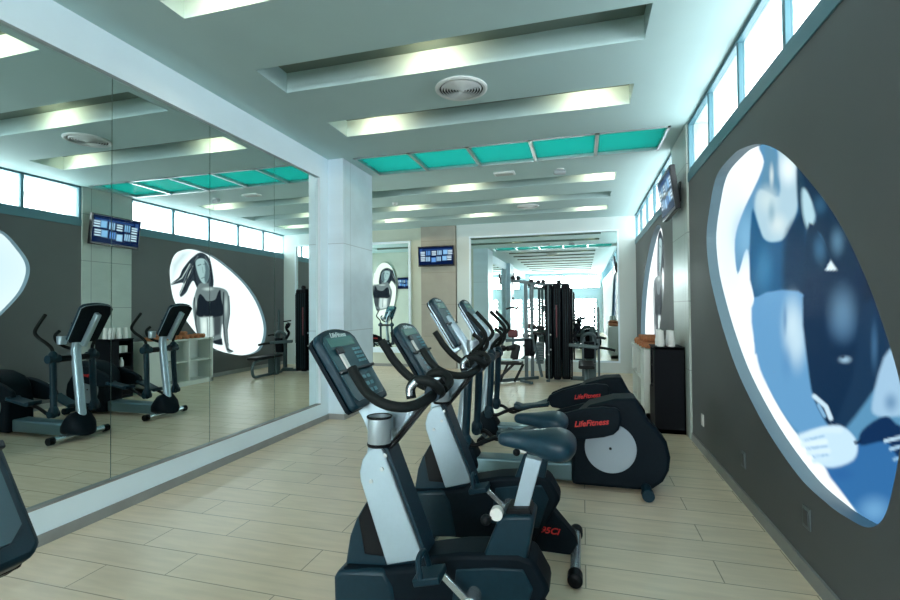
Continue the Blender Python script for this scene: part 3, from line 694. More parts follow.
# ------------------------------------------------------------------ exercise bike
def slab(prof_ys, base, along, normal, t0, t1, mb):
    """prism of (y, s) outline lying in the plane spanned by Y and 'along', from offset t0 to t1 on normal"""
    b = Vector(base); al = Vector(along).normalized(); n = Vector(normal).normalized(); bm = mb.bm
    A = [bm.verts.new(b + Vector((0, y, 0)) + al * s_ + n * t0) for y, s_ in prof_ys]; B = [bm.verts.new(b + Vector((0, y, 0)) + al * s_ + n * t1) for y, s_ in prof_ys]
    k = len(A); bm.faces.new(A); bm.faces.new(B[::-1])
    for i in range(k): bm.faces.new((A[i], B[i], B[(i + 1) % k], A[(i + 1) % k]))
    bmesh.ops.recalc_face_normals(bm, faces=bm.faces[:]); return mb
def arch(w, s0, s1, rise, taper=1., n=12, corner=.015):
    """console outline: straight sides, arched top"""
    pts = [(-w * taper + corner, s0), (-w * taper, s0 + corner)]
    for k in range(n + 1):
        a = -1 + 2 * k / n; pts.append((w * a, s1 + rise * (1 - a * a) - (0.02 if abs(a) > .99 else 0)))
    pts += [(w * taper, s0 + corner), (w * taper - corner, s0)]
    return pts
def console(t, P0, P1, w, wb, detail=1):
    """P0 bottom, P1 top (x,z) of the face centre line"""
    b = Vector((P0[0], 0, P0[1])); al = Vector((P1[0] - P0[0], 0, P1[1] - P0[1])); L = al.length; al.normalize(); n = Vector((al.z, 0, -al.x))
    mb = MB(); slab(arch(w, 0, L - .03, .035, wb), b, al, n, -.040, 0, mb); c = mb.build('console', M_NAVY2, t, bevel=.009)
    mb = MB(); slab(arch(w - .018, .03, L - .05, .03, wb, corner=.02), b, al, n, -.001, .004, mb); mb.build('console_face', M_SCREEN, c)
    mb = MB(); slab(arch(w - .002, .0, L - .035, .03, wb), b, al, n, -.062, -.048, mb); mb.build('back_cover', M_NAVY, c)
    mb = MB(); slab(arch(w + .003, .0, L - .035, .033, wb), b, al, n, -.048, -.041, mb); mb.build('silver_edge', M_SILVER if not detail else M_NAVY, c)
    mb = MB(); slab([(-w * .66, L * .76), (-w * .66, L * .88), (w * .66, L * .88), (w * .66, L * .76)], b, al, n, .003, .007, mb); mb.build('display_screen', M_LCD, c)
    mb = MB(); slab([(-w * .93, L * .42), (-w * .93, L * .455), (w * .93, L * .455), (w * .93, L * .42)], b, al, n, .003, .022, mb); mb.build('ledge', M_DARKGAP, c, bevel=.003)
    mb = MB()
    for i in range(4):
        for j in range(3):
            y = w * .42 + j * w * .16; s_ = L * (.52 + .055 * i); slab([(y - w * .06, s_), (y - w * .06, s_ + L * .03), (y + w * .06, s_ + L * .03), (y + w * .06, s_)], b, al, n, .003, .007, mb)
    mb.build('keys', M_KEYS, c); mb = MB()
    for i in range(3):
        for j in range(4):
            y = -w * .35 + j * w * .25; s_ = L * (.12 + .09 * i); slab([(y - w * .08, s_), (y - w * .08, s_ + L * .045), (y + w * .08, s_ + L * .045), (y + w * .08, s_)], b, al, n, .003, .007, mb)
    mb.build('number_keys', M_KEYS, c)
    if detail:
        mb = MB(); slab([(-w * .50, L * .40), (-w * .50, L * .66), (-w * .32, L * .66), (-w * .32, L * .40)], b, al, n, .004, .014, mb); k = mb.build('reading_clip', M_WCARD, c, bevel=.003)
        mb = MB(); slab([(-w * .56, L * .655), (-w * .56, L * .74), (-w * .26, L * .74), (-w * .26, L * .655)], b, al, n, .004, .02, mb); mb.build('clip_head', M_DARKGAP, c, bevel=.004)
    text('LifeFitness', w * .20, M_PALE, c, frame_m(b + al * (L - .035) + n * .0055, (0, 1, 0), al), 'logo', ext=.0008)
    return c
BX = .55
def make_bike(full=True, label=''):
    t = thing('exercise_bike', label, 'exercise bike', (0, 0, 0), 0, 'upright exercise bikes facing the mirror')
    sh = (BX, 0, 0)
    prof = [(-.66, .44), (-.50, .478), (-.26, .508), (-.20, .49), (-.145, .395), (-.14, .37), (-.17, .31), (-.30, .10), (-.563, .085), (-.984, .075), (-1.04, .10), (-1.068, .20), (-1.07, .30), (-1.05, .345), (-.84, .365), (-.72, .39)]
    body = MB().prism(prof, -.088, .088).build('body_shroud', M_NAVY, t, bevel=.022, bseg=3, shift=sh)
    MB().prism([(-1.082, .09), (-1.086, .30), (-1.066, .335), (-.93, .355), (-.84, .365), (-.80, .30), (-.76, .09), (-.98, .062)], -.096, .096).build('front_cover', M_NAVY2, body, bevel=.02, bseg=3, shift=sh)
    MB().prism([(-1.055, .33), (-1.03, .47), (-1.0, .545), (-.955, .62), (-.91, .685), (-.885, .72), (-.80, .60), (-.70, .44), (-.66, .40), (-.70, .33)], -.046, .046).build('flywheel_shroud', M_NAVY2, body, bevel=.012, bseg=3, shift=sh)
    MB().prism([(-.955, .40), (-.985, .56), (-.925, .655), (-.885, .71), (-.84, .60), (-.80, .40)], -.050, .050).build('shroud_band', M_BLACK, body, bevel=.004, shift=sh)
    MB().prism([(-.55, .20), (-.52, .415), (-.36, .445), (-.24, .455), (-.20, .38), (-.26, .20)], -.093, .093).build('side_panel', M_NAVY2, body, bevel=.008, shift=sh)
    col = MB().prism([(-.968, .73), (-.972, .77), (-.958, .825), (-.925, .872), (-.869, .89), (-.848, .852), (-.672, .425), (-.69, .415), (-.842, .372)], -.062, .062).build('frame_column', M_SILVER, t, bevel=.006, shift=sh)
    MB().prism([(-.866, .893), (-.842, .862), (-.664, .425), (-.652, .43), (-.83, .875), (-.85, .90)], -.060, .060).build('column_edge', M_NAVY2, col, shift=sh)
    if not full: MB().tube([(-.93, 0, .82), (-1.0, 0, 1.0), (-1.10, 0, 1.22)], .045).build('neck', M_NAVY, col, shift=sh)
    if full: MB().prism([(-.955, .79), (-.935, .93), (-.965, 1.0), (-1.01, 1.07), (-.97, 1.12), (-.90, 1.065), (-.80, 1.045), (-.735, 1.085), (-.655, 1.14), (-.645, 1.115), (-.70, 1.065), (-.858, .868)], -.040, .040).build('neck', M_SILVER, col, bevel=.006, shift=sh)
    if full: MB().prism([(-.638, 1.118), (-.695, 1.06), (-.855, .862), (-.845, .858), (-.685, 1.05), (-.63, 1.11)], -.042, .042).build('neck_edge', M_BLACK, col, shift=sh)
    for bx_, bz in ((-.855, .862), (-.872, .80), (-.925, .742)):
        MB().cyl((bx_ + .012, -.070, bz - .008), (bx_ + .012, -.060, bz - .008), .009, seg=12).build('bolt', M_STEEL, col, shift=sh)
    c = console(t, (-.925, 1.075), (-1.135, 1.405), .172, .98)
    c.location = sh
    if full:
        for s_ in (-1, 1):
            hb = MB().tube([(-.625, s_ * .02, 1.13), (-.645, s_ * .12, 1.112), (-.70, s_ * .205, 1.105), (-.78, s_ * .243, 1.118), (-.86, s_ * .25, 1.165), (-.93, s_ * .25, 1.235), (-.965, s_ * .25, 1.285), (-1.0, s_ * .25, 1.335)] if s_ > 0 else
                           [(-.625, -.02, 1.13), (-.645, -.12, 1.110), (-.70, -.19, 1.098), (-.78, -.215, 1.112), (-.86, -.205, 1.15), (-.925, -.18, 1.215), (-.95, -.17, 1.25)], .0215, seg=14).build('handlebar', M_RUBBER, t, shift=sh)
            MB().tube([(-.60, s_ * .03, 1.14), (-.59, s_ * .085, 1.165), (-.625, s_ * .115, 1.195), (-.68, s_ * .115, 1.195), (-.705, s_ * .115, 1.16), (-.70, s_ * .118, 1.12)], .021, seg=12).build('hand_grip', M_RUBBER, hb, shift=sh)
            MB().tube([(-.672, s_ * .133, 1.196), (-.700, s_ * .133, 1.165), (-.700, s_ * .136, 1.135)], .014, seg=10).build('pulse_sensor', M_SILV2, hb, shift=sh)
        MB().cyl((-.63, -.05, 1.13), (-.63, .05, 1.13), .036).build('stem_clamp', M_NAVY2, t, shift=sh)
        for s_ in (-1, 1): MB().cyl((-.63, s_ * .045, 1.155), (-.60, s_ * .045, 1.175), .02).build('grip_joint', M_BLACK, t, shift=sh)
        ch = MB().lathe([(.0, .0), (.046, 0), (.050, .006), (.050, .118), (.046, .118), (.044, .01), (0, .01)], (-.835, -.145, .925), 28).build('cup_holder', M_CUPM, t, shift=sh)
        MB().lathe([(.051, 0), (.053, .004), (.053, .012), (.051, .014)], (-.835, -.145, .921), 28).build('bottom_ring', M_BLACK, ch, shift=sh)
        MB().lathe([(.051, 0), (.054, .003), (.054, .008), (.048, .010)], (-.835, -.145, 1.038), 28).build('top_ring', M_BLACK, ch, shift=sh)
        MB().bx(-.855, -.815, -.10, -.035, .97, 1.02).build('cup_bracket', M_SILVER, t, shift=sh)
    sl = MB().prism([(-.350, .615), (-.330, .648), (-.215, .662), (-.195, .650), (-.232, .45), (-.255, .435), (-.405, .43), (-.418, .45)], -.080, .080).build('seat_tower', M_NAVY2, t, bevel=.016, bseg=3, shift=sh)
    MB().prism([(-.318, .645), (-.310, .672), (-.216, .682), (-.205, .655)], -.055, .055).build('tower_collar', M_BLACK, sl, bevel=.006, shift=sh)
    MB().prism([(-.305, .60), (-.243, .60), (-.168, .87), (-.232, .88)], -.024, .024).build('seat_post', M_SILV2 if False else M_SILVER, t, bevel=.004, shift=sh)
    MB().cyl((-.345, -.07, .665), (-.345, -.105, .665), .026).build('adjust_disc', M_WCARD, t, shift=sh)
    MB().ball((-.385, -.115, .645), .022).cyl((-.385, -.115, .645), (-.35, -.08, .66), .008).build('adjust_knob', M_BLACK, t, shift=sh)
    MB().loft([(-.352, 0, .945, .012, .010, .012), (-.345, 0, .945, .026, .022, .026), (-.32, 0, .948, .036, .028, .034), (-.27, 0, .948, .044, .032, .040), (-.22, 0, .947, .062, .036, .046), (-.17, 0, .946, .092, .044, .066), (-.125, 0, .945, .118, .052, .074), (-.085, 0, .944, .128, .050, .072), (-.055, 0, .943, .116, .040, .058), (-.035, 0, .942, .08, .022, .034), (-.028, 0, .941, .04, .010, .016)], 28).build('saddle', M_SEAT, t, shift=sh, subsurf=1)
    lg = MB().prism([(-.215, .33), (-.185, .30), (-.052, .150), (-.040, .11), (-.085, .045), (-.32, .045), (-.42, .12), (-.30, .30)], -.045, .045).build('rear_leg', M_NAVY, t, bevel=.008, shift=sh)
    text('95Ci', .052, M_RED, lg, frame_m(Vector((-.205 + BX, -.047, .175)), (1, 0, -.02), (0, 0, 1)), 'logo', xs=1.1)
    for nm, xx in (('rear_stabilizer', -.055), ('front_stabilizer', -.93)):
        s2 = MB().cyl((xx, -.24, .045), (xx, .24, .045), .030).build(nm, M_SILV2, t, shift=sh)
        for s_ in (-1, 1): MB().cyl((xx, s_ * .235, .042), (xx, s_ * .30, .042), .040).ball((xx, s_ * .30, .042), (.040, .014, .040)).build('end_cap', M_BLACK, s2, shift=sh)
    for s_, (px_, pz) in ((-1, (-.585, .455)), (1, (-.295, .205))):
        ck = MB().bar((-.44, s_ * .165, .33), (px_, s_ * .165, pz), .028, .016).cyl((-.44, s_ * .085, .33), (-.44, s_ * .178, .33), .03).build('crank_arm', M_SILV2, t, bevel=.003, shift=sh)
        MB().box((px_, s_ * .235, pz + .005), (.11, .105, .03), Matrix.Rotation(-.25, 4, 'Y')).cyl((px_, s_ * .165, pz), (px_, s_ * .20, pz), .012).build('pedal', M_NAVY2, ck, bevel=.006, shift=sh)
        MB().tube([(px_ - .02, s_ * .185, pz + .015), (px_ - .035, s_ * .2, pz + .075), (px_ - .035, s_ * .27, pz + .075), (px_ - .02, s_ * .288, pz + .015)], .012, seg=8).build('foot_strap', M_NAVY2, ck, shift=sh)
    return t
bike = make_bike(True, 'exercise bike in the foreground, its saddle uncovered and nearest to the camera')
place(bike, (-BX, 2.0, 0))
b2 = place(copy_tree(bike), (-BX, 2.92, 0), 0, 'second exercise bike, standing between the front bike and the elliptical trainers')
for c in kids(b2):
    if c.name.startswith(('saddle', 'seat_post')): c.location = (-.06, 0, -.125)
b0 = make_bike(False, 'dark machine whose rounded console edge cuts the lower left corner of the photo')
place(b0, (-BX + .138, .365, 0)); b0.scale = (1.05, 1.05, 1.05); b0['group'] = 'upright exercise bikes facing the mirror'

# ------------------------------------------------------------------ elliptical trainer
EX = .30
def make_elliptical(label):
    t = thing('elliptical_trainer', label, 'elliptical trainer', (0, 0, 0), 0, 'elliptical trainers facing the mirror')
    sh = (EX, 0, 0)
    prof = [(-.10, .045), (.41, .045), (.52, .06), (.60, .125), (.645, .215), (.657, .32), (.632, .44), (.565, .53), (.50, .60), (.445, .705), (.415, .765), (.40, .775), (.25, .765), (.05, .705), (-.04, .62), (-.085, .50), (-.10, .40)]
    prof = [(x, max(.03, z - .012)) for x, z in prof]
    b = MB().prism(prof, -.15, .15).build('drive_shroud', M_NAVY, t, bevel=.03, bseg=3, shift=sh)
    for s_ in (-1, 1):
        d = MB().cyl((.205, s_ * .145, .355), (.205, s_ * .158, .355), .2, seg=56).build('side_disc', M_GREYDISC, b, bevel=.004, shift=sh)
        MB().cyl((.205, s_ * .157, .355), (.205, s_ * .164, .355), .011, seg=12).build('hub_cap', M_BLACK, d, shift=sh)
        w = [(-.36, .50), (-.33, .565), (-.20, .625), (.0, .685), (.15, .705), (.255, .70), (.275, .68), (.285, .60), (.265, .53), (.225, .490), (.15, .465), (-.02, .435), (-.18, .425), (-.30, .44)]
        if s_ > 0: w = [(x, z - .05) for x, z in w]
        wg = MB().prism(w, s_ * .205, s_ * .262).build('pedal_arm', M_NAVY, t, bevel=.016, bseg=3, shift=sh)
        text('LifeFitness', .063, M_RED, wg, frame_m(Vector((.055 + EX, s_ * .2645, .575 - (.05 if s_ > 0 else 0))), (1, 0, .14) if s_ < 0 else (-1, 0, -.14), (-.14, 0, 1)), 'logo')
        z0 = .41 if s_ < 0 else .30; z1 = .46 if s_ < 0 else .41
        MB().tube([(-.985, s_ * .235, .335), (-.90, s_ * .235, .325), (-.80, s_ * .235, z0 - .04), (-.68, s_ * .235, z0), (-.34, s_ * .235, z1)], .019, seg=10).build('link_bar', M_BLACK, t, shift=sh)
        MB().prism([(-.70, z0 + .015), (-.70, z0 + .06), (-.66, z0 + .055), (-.62, z0 + .04), (-.36, z1 + .03), (-.33, z1 + .05), (-.32, z1 + .01), (-.66, z0 + .0)], s_ * .235 - .075, s_ * .235 + .075).build('foot_pedal', M_NAVY2, t, bevel=.008, shift=sh)
        # moving arm
        arm = MB().tube([(-.955, s_ * .225, .94), (-.965, s_ * .225, .70), (-.985, s_ * .232, .345)], .034, seg=14, radii=[.036] * 6 + [.034] * 6).build('swing_arm', M_NAVY2, t, shift=sh)
        MB().cyl((-.985, s_ * .19, .335), (-.985, s_ * .285, .335), .042).ball((-.985, s_ * .235, .36), (.055, .05, .075)).build('arm_joint', M_NAVY2, arm, shift=sh)
        dx = 0 if s_ < 0 else -.05
        MB().tube([(-.955, s_ * .225, .93), (-.95, s_ * .228, 1.06), (-.90 + dx, s_ * .25, 1.13), (-.82 + dx, s_ * .285, 1.20), (-.785 + dx, s_ * .30, 1.26), (-.82 + dx, s_ * .30, 1.33), (-.945 + dx, s_ * .30, 1.462)], .0185, seg=12).build('moving_handle', M_RUBBER, arm, shift=sh)
        MB().cyl((-.955, s_ * .16, .955), (-.955, s_ * .285, .955), .050).ball((-.955, s_ * .225, .98), (.05, .05, .07)).build('pivot_housing', M_NAVY2, arm, shift=sh)
        MB().tube([(-.965, s_ * .03, 1.06), (-.90, s_ * .07, 1.09), (-.86, s_ * .12, 1.15), (-.865, s_ * .14, 1.22), (-.93, s_ * .14, 1.27)], .018, seg=12).build('fixed_grip', M_RUBBER, t, shift=sh)
        MB().lathe([(.0, .0), (.040, 0), (.046, .006), (.050, .095), (.046, .095), (.042, .01), (0, .01)], (-.94, s_ * .12, 1.115), 24).build('cup_holder', M_CUPM, t, shift=sh)
    MB().bx(-1.0, -.925, -.19, .19, .915, .985).build('pivot_crossbar', M_BLACK, t, bevel=.02, shift=sh)
    MB().prism([(-1.02, .04), (-1.02, .145), (-.98, .175), (-.09, .19), (-.09, .04)], -.095, .095).build('rail', mat('rail_grey', (.16, .27, .32), .3, .5), t, bevel=.018, bseg=3, shift=sh)
    MB().loft([(-1.235, 0, .10, .03, .03, .04), (-1.21, 0, .11, .09, .07, .06), (-1.15, 0, .13, .135, .14, .08), (-1.08, 0, .145, .155, .19, .09), (-1.0, 0, .14, .15, .17, .085), (-.93, 0, .12, .13, .10, .07), (-.90, 0, .11, .09, .05, .05)], 28, 2.6).build('front_cover', M_NAVY, t, shift=sh)
    MB().tube([(-1.10, 0, .20), (-1.07, 0, .45), (-1.03, 0, .75), (-1.0, 0, 1.0), (-1.02, 0, 1.13), (-1.12, 0, 1.28), (-1.225, 0, 1.405)], .050, seg=20, smooth=8).build('front_column', M_SILVER, t, shift=sh)
    MB().bar((-1.105, 0, 1.10), (-1.335, 0, 1.475), .085, .05).build('console_spine', M_SILVER, t, bevel=.012, shift=sh)
    s2 = MB().cyl((-1.06, -.29, .055), (-1.06, .29, .055), .035).build('front_stabilizer', M_SILV2, t, shift=sh)
    for s_ in (-1, 1): MB().cyl((-1.06, s_ * .285, .05), (-1.06, s_ * .345, .05), .043).build('end_cap', M_BLACK, s2, shift=sh)
    s2 = MB().cyl((.47, -.24, .06), (.47, .24, .06), .038).build('rear_stabilizer', M_NAVY2, t, shift=sh)
    for s_ in (-1, 1): MB().cyl((.47, s_ * .235, .05), (.47, s_ * .30, .05), .046).build('end_cap', M_NAVY2, s2, shift=sh)
    c = console(t, (-1.055, 1.17), (-1.315, 1.60), .185, .92, 0); c.location = sh
    return t
el = place(make_elliptical('nearer elliptical trainer with a red logo and grey disc, beside the exercise bikes'), (-EX, 4.20, 0))
e2 = place(copy_tree(el), (-EX - .02, 5.38, 0), 0, 'farther elliptical trainer, mostly hidden behind the nearer one')
e3 = place(copy_tree(el), (-6.5, 8.7, 0), math.radians(100), 'elliptical trainer in the rear alcove, seen only in the rear left mirror')

# ------------------------------------------------------------------ storage by the right wall
t = thing('drinks_cabinet', 'tall black cabinet with open niches standing against the stone pillar', 'cabinet', (1.0, 6.2, 0))
def ch(mb, name, m, par=None, bevel=0): return mb.build(name, m, par or t, bevel=bevel, smooth=False, shift=tuple(-v for v in t.location))
x0, x1, y0, y1, ztop = .83, 1.153, 6.07, 6.50, 1.01
c = MB(); c.bx(x0, x1, y0, y0 + .02, 0, ztop); c.bx(x0, x1, y1 - .02, y1, 0, ztop); c.bx(x1 - .015, x1, y0, y1, 0, ztop); c.bx(x0, x1, y0, y1, ztop - .02, ztop); c.bx(x0, x1, y0, y1, 0, .05)
c.bx(x0, x1, 6.22, 6.235, .05, ztop - .02)
ch(c, 'carcass', M_CABB); c = MB()
for z in (.52, .76): c.bx(x0 + .005, x1 - .015, 6.235, y1 - .02, z, z + .015)
ch(c, 'shelf', M_CABB)
ch(MB().bx(x0 - .012, x0 + .004, y0 + .003, 6.23, .06, ztop - .025), 'door', M_CABB, bevel=.002)
ch(MB().bx(x0 - .012, x0 + .004, 6.232, y1 - .003, .06, .51), 'door', M_CABB, bevel=.002)
ch(MB().bx(x0 - .018, x1, y0 - .008, y1 + .005, ztop, ztop + .012), 'top', M_CABB, bevel=.003)
def cup(x, y, z, lab, h=.19, r=.042, n=1):
    t = thing('paper_cup_stack', lab, 'cups', (x, y, z), 0, 'stacks of white paper cups on the black cabinet')
    MB().lathe([(0, h), (r * .72, h), (r * .74, h * .97), (r, .03), (r, 0), (0, 0)], seg=24).build('cup', M_CUP, t)
    m = MB()
    for k in range(5): m.lathe([(r * 1.0, 0), (r * 1.06, .003), (r * 1.05, .008), (r * .98, .01)], (0, 0, .002 + k * .016), 24)
    m.build('nested_rims', M_CUP, t)
cup(.905, 6.15, ztop + .012, 'front left stack of white paper cups on the black cabinet'); cup(1.02, 6.15, ztop + .012, 'front right stack of white paper cups on the black cabinet')
cup(.905, 6.29, ztop + .012, 'rear left stack of white paper cups on the black cabinet'); cup(1.02, 6.29, ztop + .012, 'rear right stack of white paper cups on the black cabinet')
cup(.92, 6.42, ztop + .012, 'stack of white paper cups at the end of the cabinet toward the shelves')
t2 = thing('paper_packet', 'small packets in the upper niche of the black cabinet, seen in the mirror', 'packet', (.94, 6.36, .777))
for k, m_ in enumerate((M_CUP, M_CABIN, M_CUP)): MB().bx(-.06, .06, -.085 + .055 * k, -.035 + .055 * k, 0, .12).build('packet', m_, t2, bevel=.002)
t2 = thing('white_bottle', 'white bottle in the lower niche of the black cabinet, seen in the mirror', 'bottle', (.93, 6.36, .535)); MB().lathe([(0, 0), (.035, 0), (.038, .01), (.038, .10), (.018, .13), (.018, .16), (0, .16)], seg=20).build('bottle_body', M_CUP, t2)

t = thing('shelf_unit', 'long white open shelf unit along the right wall under the far oval picture', 'shelf', (1.0, 7.4, 0))
x0, x1, y0, y1, ztop = .79, 1.160, 6.74, 8.32, .90
c = MB(); c.bx(x0, x1, y0, y0 + .03, 0, ztop); c.bx(x0, x1, y1 - .03, y1, 0, ztop); c.bx(x1 - .012, x1, y0, y1, .05, ztop); c.bx(x0, x1, y0, y1, .0, .09)
c.bx(x0 + .002, x1, 7.10, 7.13, .09, ztop); c.bx(x0 + .002, x1, 7.69, 7.72, .09, ztop)
ch(c, 'carcass', M_CABW); ch(MB().bx(x0 - .01, x1, y0 - .01, y1 + .01, ztop, ztop + .03), 'top', M_CABW, bevel=.002)
for a, b in ((7.13, 7.69), (7.72, 8.29)): ch(MB().bx(x0 + .002, x1 - .012, a, b, .47, .495), 'shelf', M_CABW)
ch(MB().bx(x0 - .012, x0 + .004, y0 + .005, 7.10, .09, ztop - .005), 'door', M_CABW, bevel=.002)
# rolled towels on top
n = 0
for k in range(9):
    y = 6.93 + .145 * k; sz = .036 + .004 * (k % 3)
    lab = 'rolled orange towel on the white shelf unit'
    tw = MB(); tw.cyl((-.12, 0, sz), (.12, 0, sz), sz, seg=18)
    for q in range(3): tw.tube([(-.121, sz * .7 * math.cos(a * .7) * (1 - a / 14), sz + sz * .7 * math.sin(a * .7) * (1 - a / 14)) for a in range(12)], .004, seg=6, smooth=0) if q == 0 else None
    o = tw.build('rolled_towel', M_TOWEL); o.location = (.94 - .03 * (k % 2), y, ztop + .03); o.rotation_euler = (0, 0, random.uniform(-.12, .12))
    tag(o, ['orange rolled towel closest to the black cabinet', 'second orange rolled towel along the shelf top', 'third orange rolled towel along the shelf top', 'fourth orange rolled towel along the shelf top', 'fifth orange rolled towel, middle of the row on the shelf top', 'sixth orange rolled towel along the shelf top', 'seventh orange rolled towel along the shelf top', 'eighth orange rolled towel along the shelf top', 'orange rolled towel at the far end of the shelf top'][k], 'towel', 'rolled orange towels on the shelf unit')
for k in range(3):
    o = MB().cyl((-.11, 0, .034), (.11, 0, .034), .034, seg=16).build('rolled_towel', M_TOWEL); o.location = (.93, 7.0 + .145 * (2 * k + .5), ztop + .03 + .086); o.rotation_euler = (0, 0, .1 * (k - 1))
    tag(o, ['upper rolled orange towel at the near end of the pile', 'upper rolled orange towel in the middle of the pile', 'upper rolled orange towel toward the far end of the pile'][k], 'towel', 'rolled orange towels on the shelf unit')

# ------------------------------------------------------------------ multi gym
OX, OY = -.60, 9.75
t = thing('multi_gym', 'multi station weight machine with a tall black tower before the back mirror', 'weight machine', (OX, OY, 0))
sh = (-OX, -OY, 0)
def gp(mb, name, m, par=None, **k): return mb.build(name, m, par or t, shift=sh, **k)
for i, (xa, xb, y_, zt) in enumerate(((-.74, -.58, 9.78, 1.96), (-.57, -.42, 9.72, 1.98), (-.41, -.24, 9.80, 1.97))):
    s_ = gp(MB().bx(xa, xb, y_ - .02, y_ + .34, .05, zt), 'weight_shroud', M_GYMDARK, bevel=.03)
    r = MB()
    for k in range(3): r.bx(xa + .03 + k * .045, xa + .042 + k * .045, y_ - .028, y_ - .018, .12, zt - .1)
    gp(r, 'shroud_rib', mat('shroud_rib_teal', (.006, .022, .028), .5, spec=.15), s_)
gp(MB().bx(-.225, -.19, 9.84, 10.1, .7, 1.86).bx(-.23, -.20, 9.84, 10.1, .05, 1.9), 'side_shroud', M_GYMDARK, bevel=.008)
gp(MB().cyl((-.66, 9.73, .0), (-.66, 9.73, 1.95), .016).cyl((-.69, 9.74, 0), (-.69, 9.74, .04), .03), 'guide_rod', M_GYMGREY)
gp(MB().cyl((-.50, 9.685, .9), (-.50, 9.685, 1.55), .012), 'red_stripe', mat('red_stripe_paint', (.10, .01, .02), .4))
for k, (xx, yy, zz) in enumerate(((-.66, 9.71, .55), (-.62, 9.71, .95), (-.62, 9.71, .65))): gp(MB().ball((xx, yy, zz), .02), 'adjust_pin', M_STEEL)
for xx, yy in ((-1.12, 9.80), (-1.02, 10.02)): gp(MB().bx(xx - .035, xx + .035, yy - .04, yy + .04, .04, 2.0), 'upright_post', M_GYMGREY, bevel=.01)
gp(MB().bar((-1.42, 9.80, 2.07), (-.72, 9.80, 1.97), .07, .06), 'top_beam', M_GYMGREY, bevel=.01)
gp(MB().bar((-.74, 9.86, 1.98), (-.25, 9.86, 1.97), .05, .06), 'top_beam', M_GYMGREY, bevel=.01)
for xx, zz in ((-1.38, 2.12), (-1.27, 2.12), (-1.0, 2.05), (-.86, 2.03), (-.76, 2.03), (-.45, 2.02)): gp(MB().cyl((xx, 9.77, zz), (xx, 9.83, zz), .045), 'pulley', M_BLACK)
gp(MB().cyl((-1.38, 9.76, 2.08), (-1.38, 9.76, 1.52), .006).ball((-1.38, 9.76, 1.70), .022), 'cable', M_BLACK)
gp(MB().tube([(-1.52, 9.72, 1.47), (-1.47, 9.73, 1.49), (-1.38, 9.76, 1.505), (-1.29, 9.79, 1.49), (-1.24, 9.80, 1.47)], .017), 'pulldown_bar', M_BLACK)
# left seat station
gp(MB().box((-1.38, 9.22, .425), (.50, .28, .055)), 'bench_pad', M_PAD, bevel=.018)
gp(MB().bar((-1.30, 9.22, .40), (-1.68, 9.12, .03), .05, .05).bar((-1.62, 9.12, .06), (-1.70, 9.12, .03), .05, .2), 'bench_leg', M_PAD, bevel=.006)
gp(MB().bar((-1.42, 9.24, .40), (-1.58, 9.28, .05), .045, .045), 'bench_leg', M_PAD)
gp(MB().bar((-1.12, 9.26, .40), (-1.30, 9.30, .05), .05, .05), 'bench_leg', M_PAD)
gp(MB().bar((-1.62, 9.30, .05), (-.90, 9.95, .05), .06, .06).bar((-1.2, 9.5, .04), (-.95, 9.25, .04), .05, .05), 'base_frame', M_GYMGREY, bevel=.006)
gp(MB().cyl((-1.60, 9.18, .70), (-1.50, 9.30, .70), .06).cyl((-1.42, 9.22, .70), (-1.32, 9.34, .72), .05), 'leg_roller', M_PAD)
gp(MB().box((-1.36, 9.55, .98), (.20, .10, .16)), 'head_pad', M_PADRED, bevel=.04)
gp(MB().bar((-1.50, 9.50, .84), (-.98, 9.62, .86), .06, .06).bar((-1.36, 9.55, .90), (-1.34, 9.50, .45), .05, .05).bar((-1.52, 9.42, .84), (-1.56, 9.22, .72), .04, .04), 'press_arm', M_GYMGREY, bevel=.008)
gp(MB().box((-1.30, 9.46, .62), (.16, .1, .30), Matrix.Rotation(.2, 4, 'Y')), 'back_pad', M_PAD, bevel=.03)
gp(MB().box((-1.05, 9.60, .70), (.16, .16, .34)).cyl((-1.02, 9.5, .6), (-.92, 9.5, .58), .05), 'cam_housing', M_GYMDARK, bevel=.02)
gp(MB().tube([(-1.0, 9.78, .9), (-.90, 9.72, .55), (-.80, 9.70, .10)], .03).tube([(-.94, 9.76, 1.0), (-.84, 9.72, .92), (-.78, 9.70, .95)], .02), 'side_brace', M_GYMGREY)
m_ = MB()
for k in range(9): m_.bx(-.92, -.78, 9.80, 9.98, .35 + .05 * k, .39 + .05 * k)
gp(m_, 'weight_plates', M_GYMGREY, bevel=.004)
gp(MB().bar((-.98, 9.72, 1.10), (-.74, 9.72, 1.08), .07, .05).bar((-.98, 9.72, .98), (-.74, 9.72, .96), .05, .05), 'chest_bar', M_PAD, bevel=.015)
# right seat station
gp(MB().bx(-.02, .05, 9.70, 9.78, .05, .90).bx(.18, .25, 9.72, 9.80, .05, .92), 'upright_post', M_GYMGREY, bevel=.01)
gp(MB().tube([(-.02, 9.74, .80), (.0, 9.70, .92), (.10, 9.66, .98), (.22, 9.70, .94), (.26, 9.76, .80)], .035), 'curved_frame', M_GYMGREY)
gp(MB().bar((-.26, 9.62, .76), (.30, 9.58, .72), .07, .07), 'press_arm', M_GYMGREY, bevel=.012)
gp(MB().tube([(.28, 9.58, .72), (.45, 9.56, .70), (.60, 9.54, .665)], .026), 'press_handle', M_RUBBER)
gp(MB().tube([(.26, 9.68, .90), (.34, 9.67, .90), (.42, 9.66, .885)], .022), 'press_handle', M_RUBBER)
gp(MB().box((.06, 9.08, .44), (.28, .92, .06)), 'seat_pad', M_PAD, bevel=.025)
gp(MB().box((.12, 9.66, .66), (.20, .06, .34), Matrix.Rotation(.12, 4, 'X')), 'back_pad', M_GYMDARK, bevel=.02)
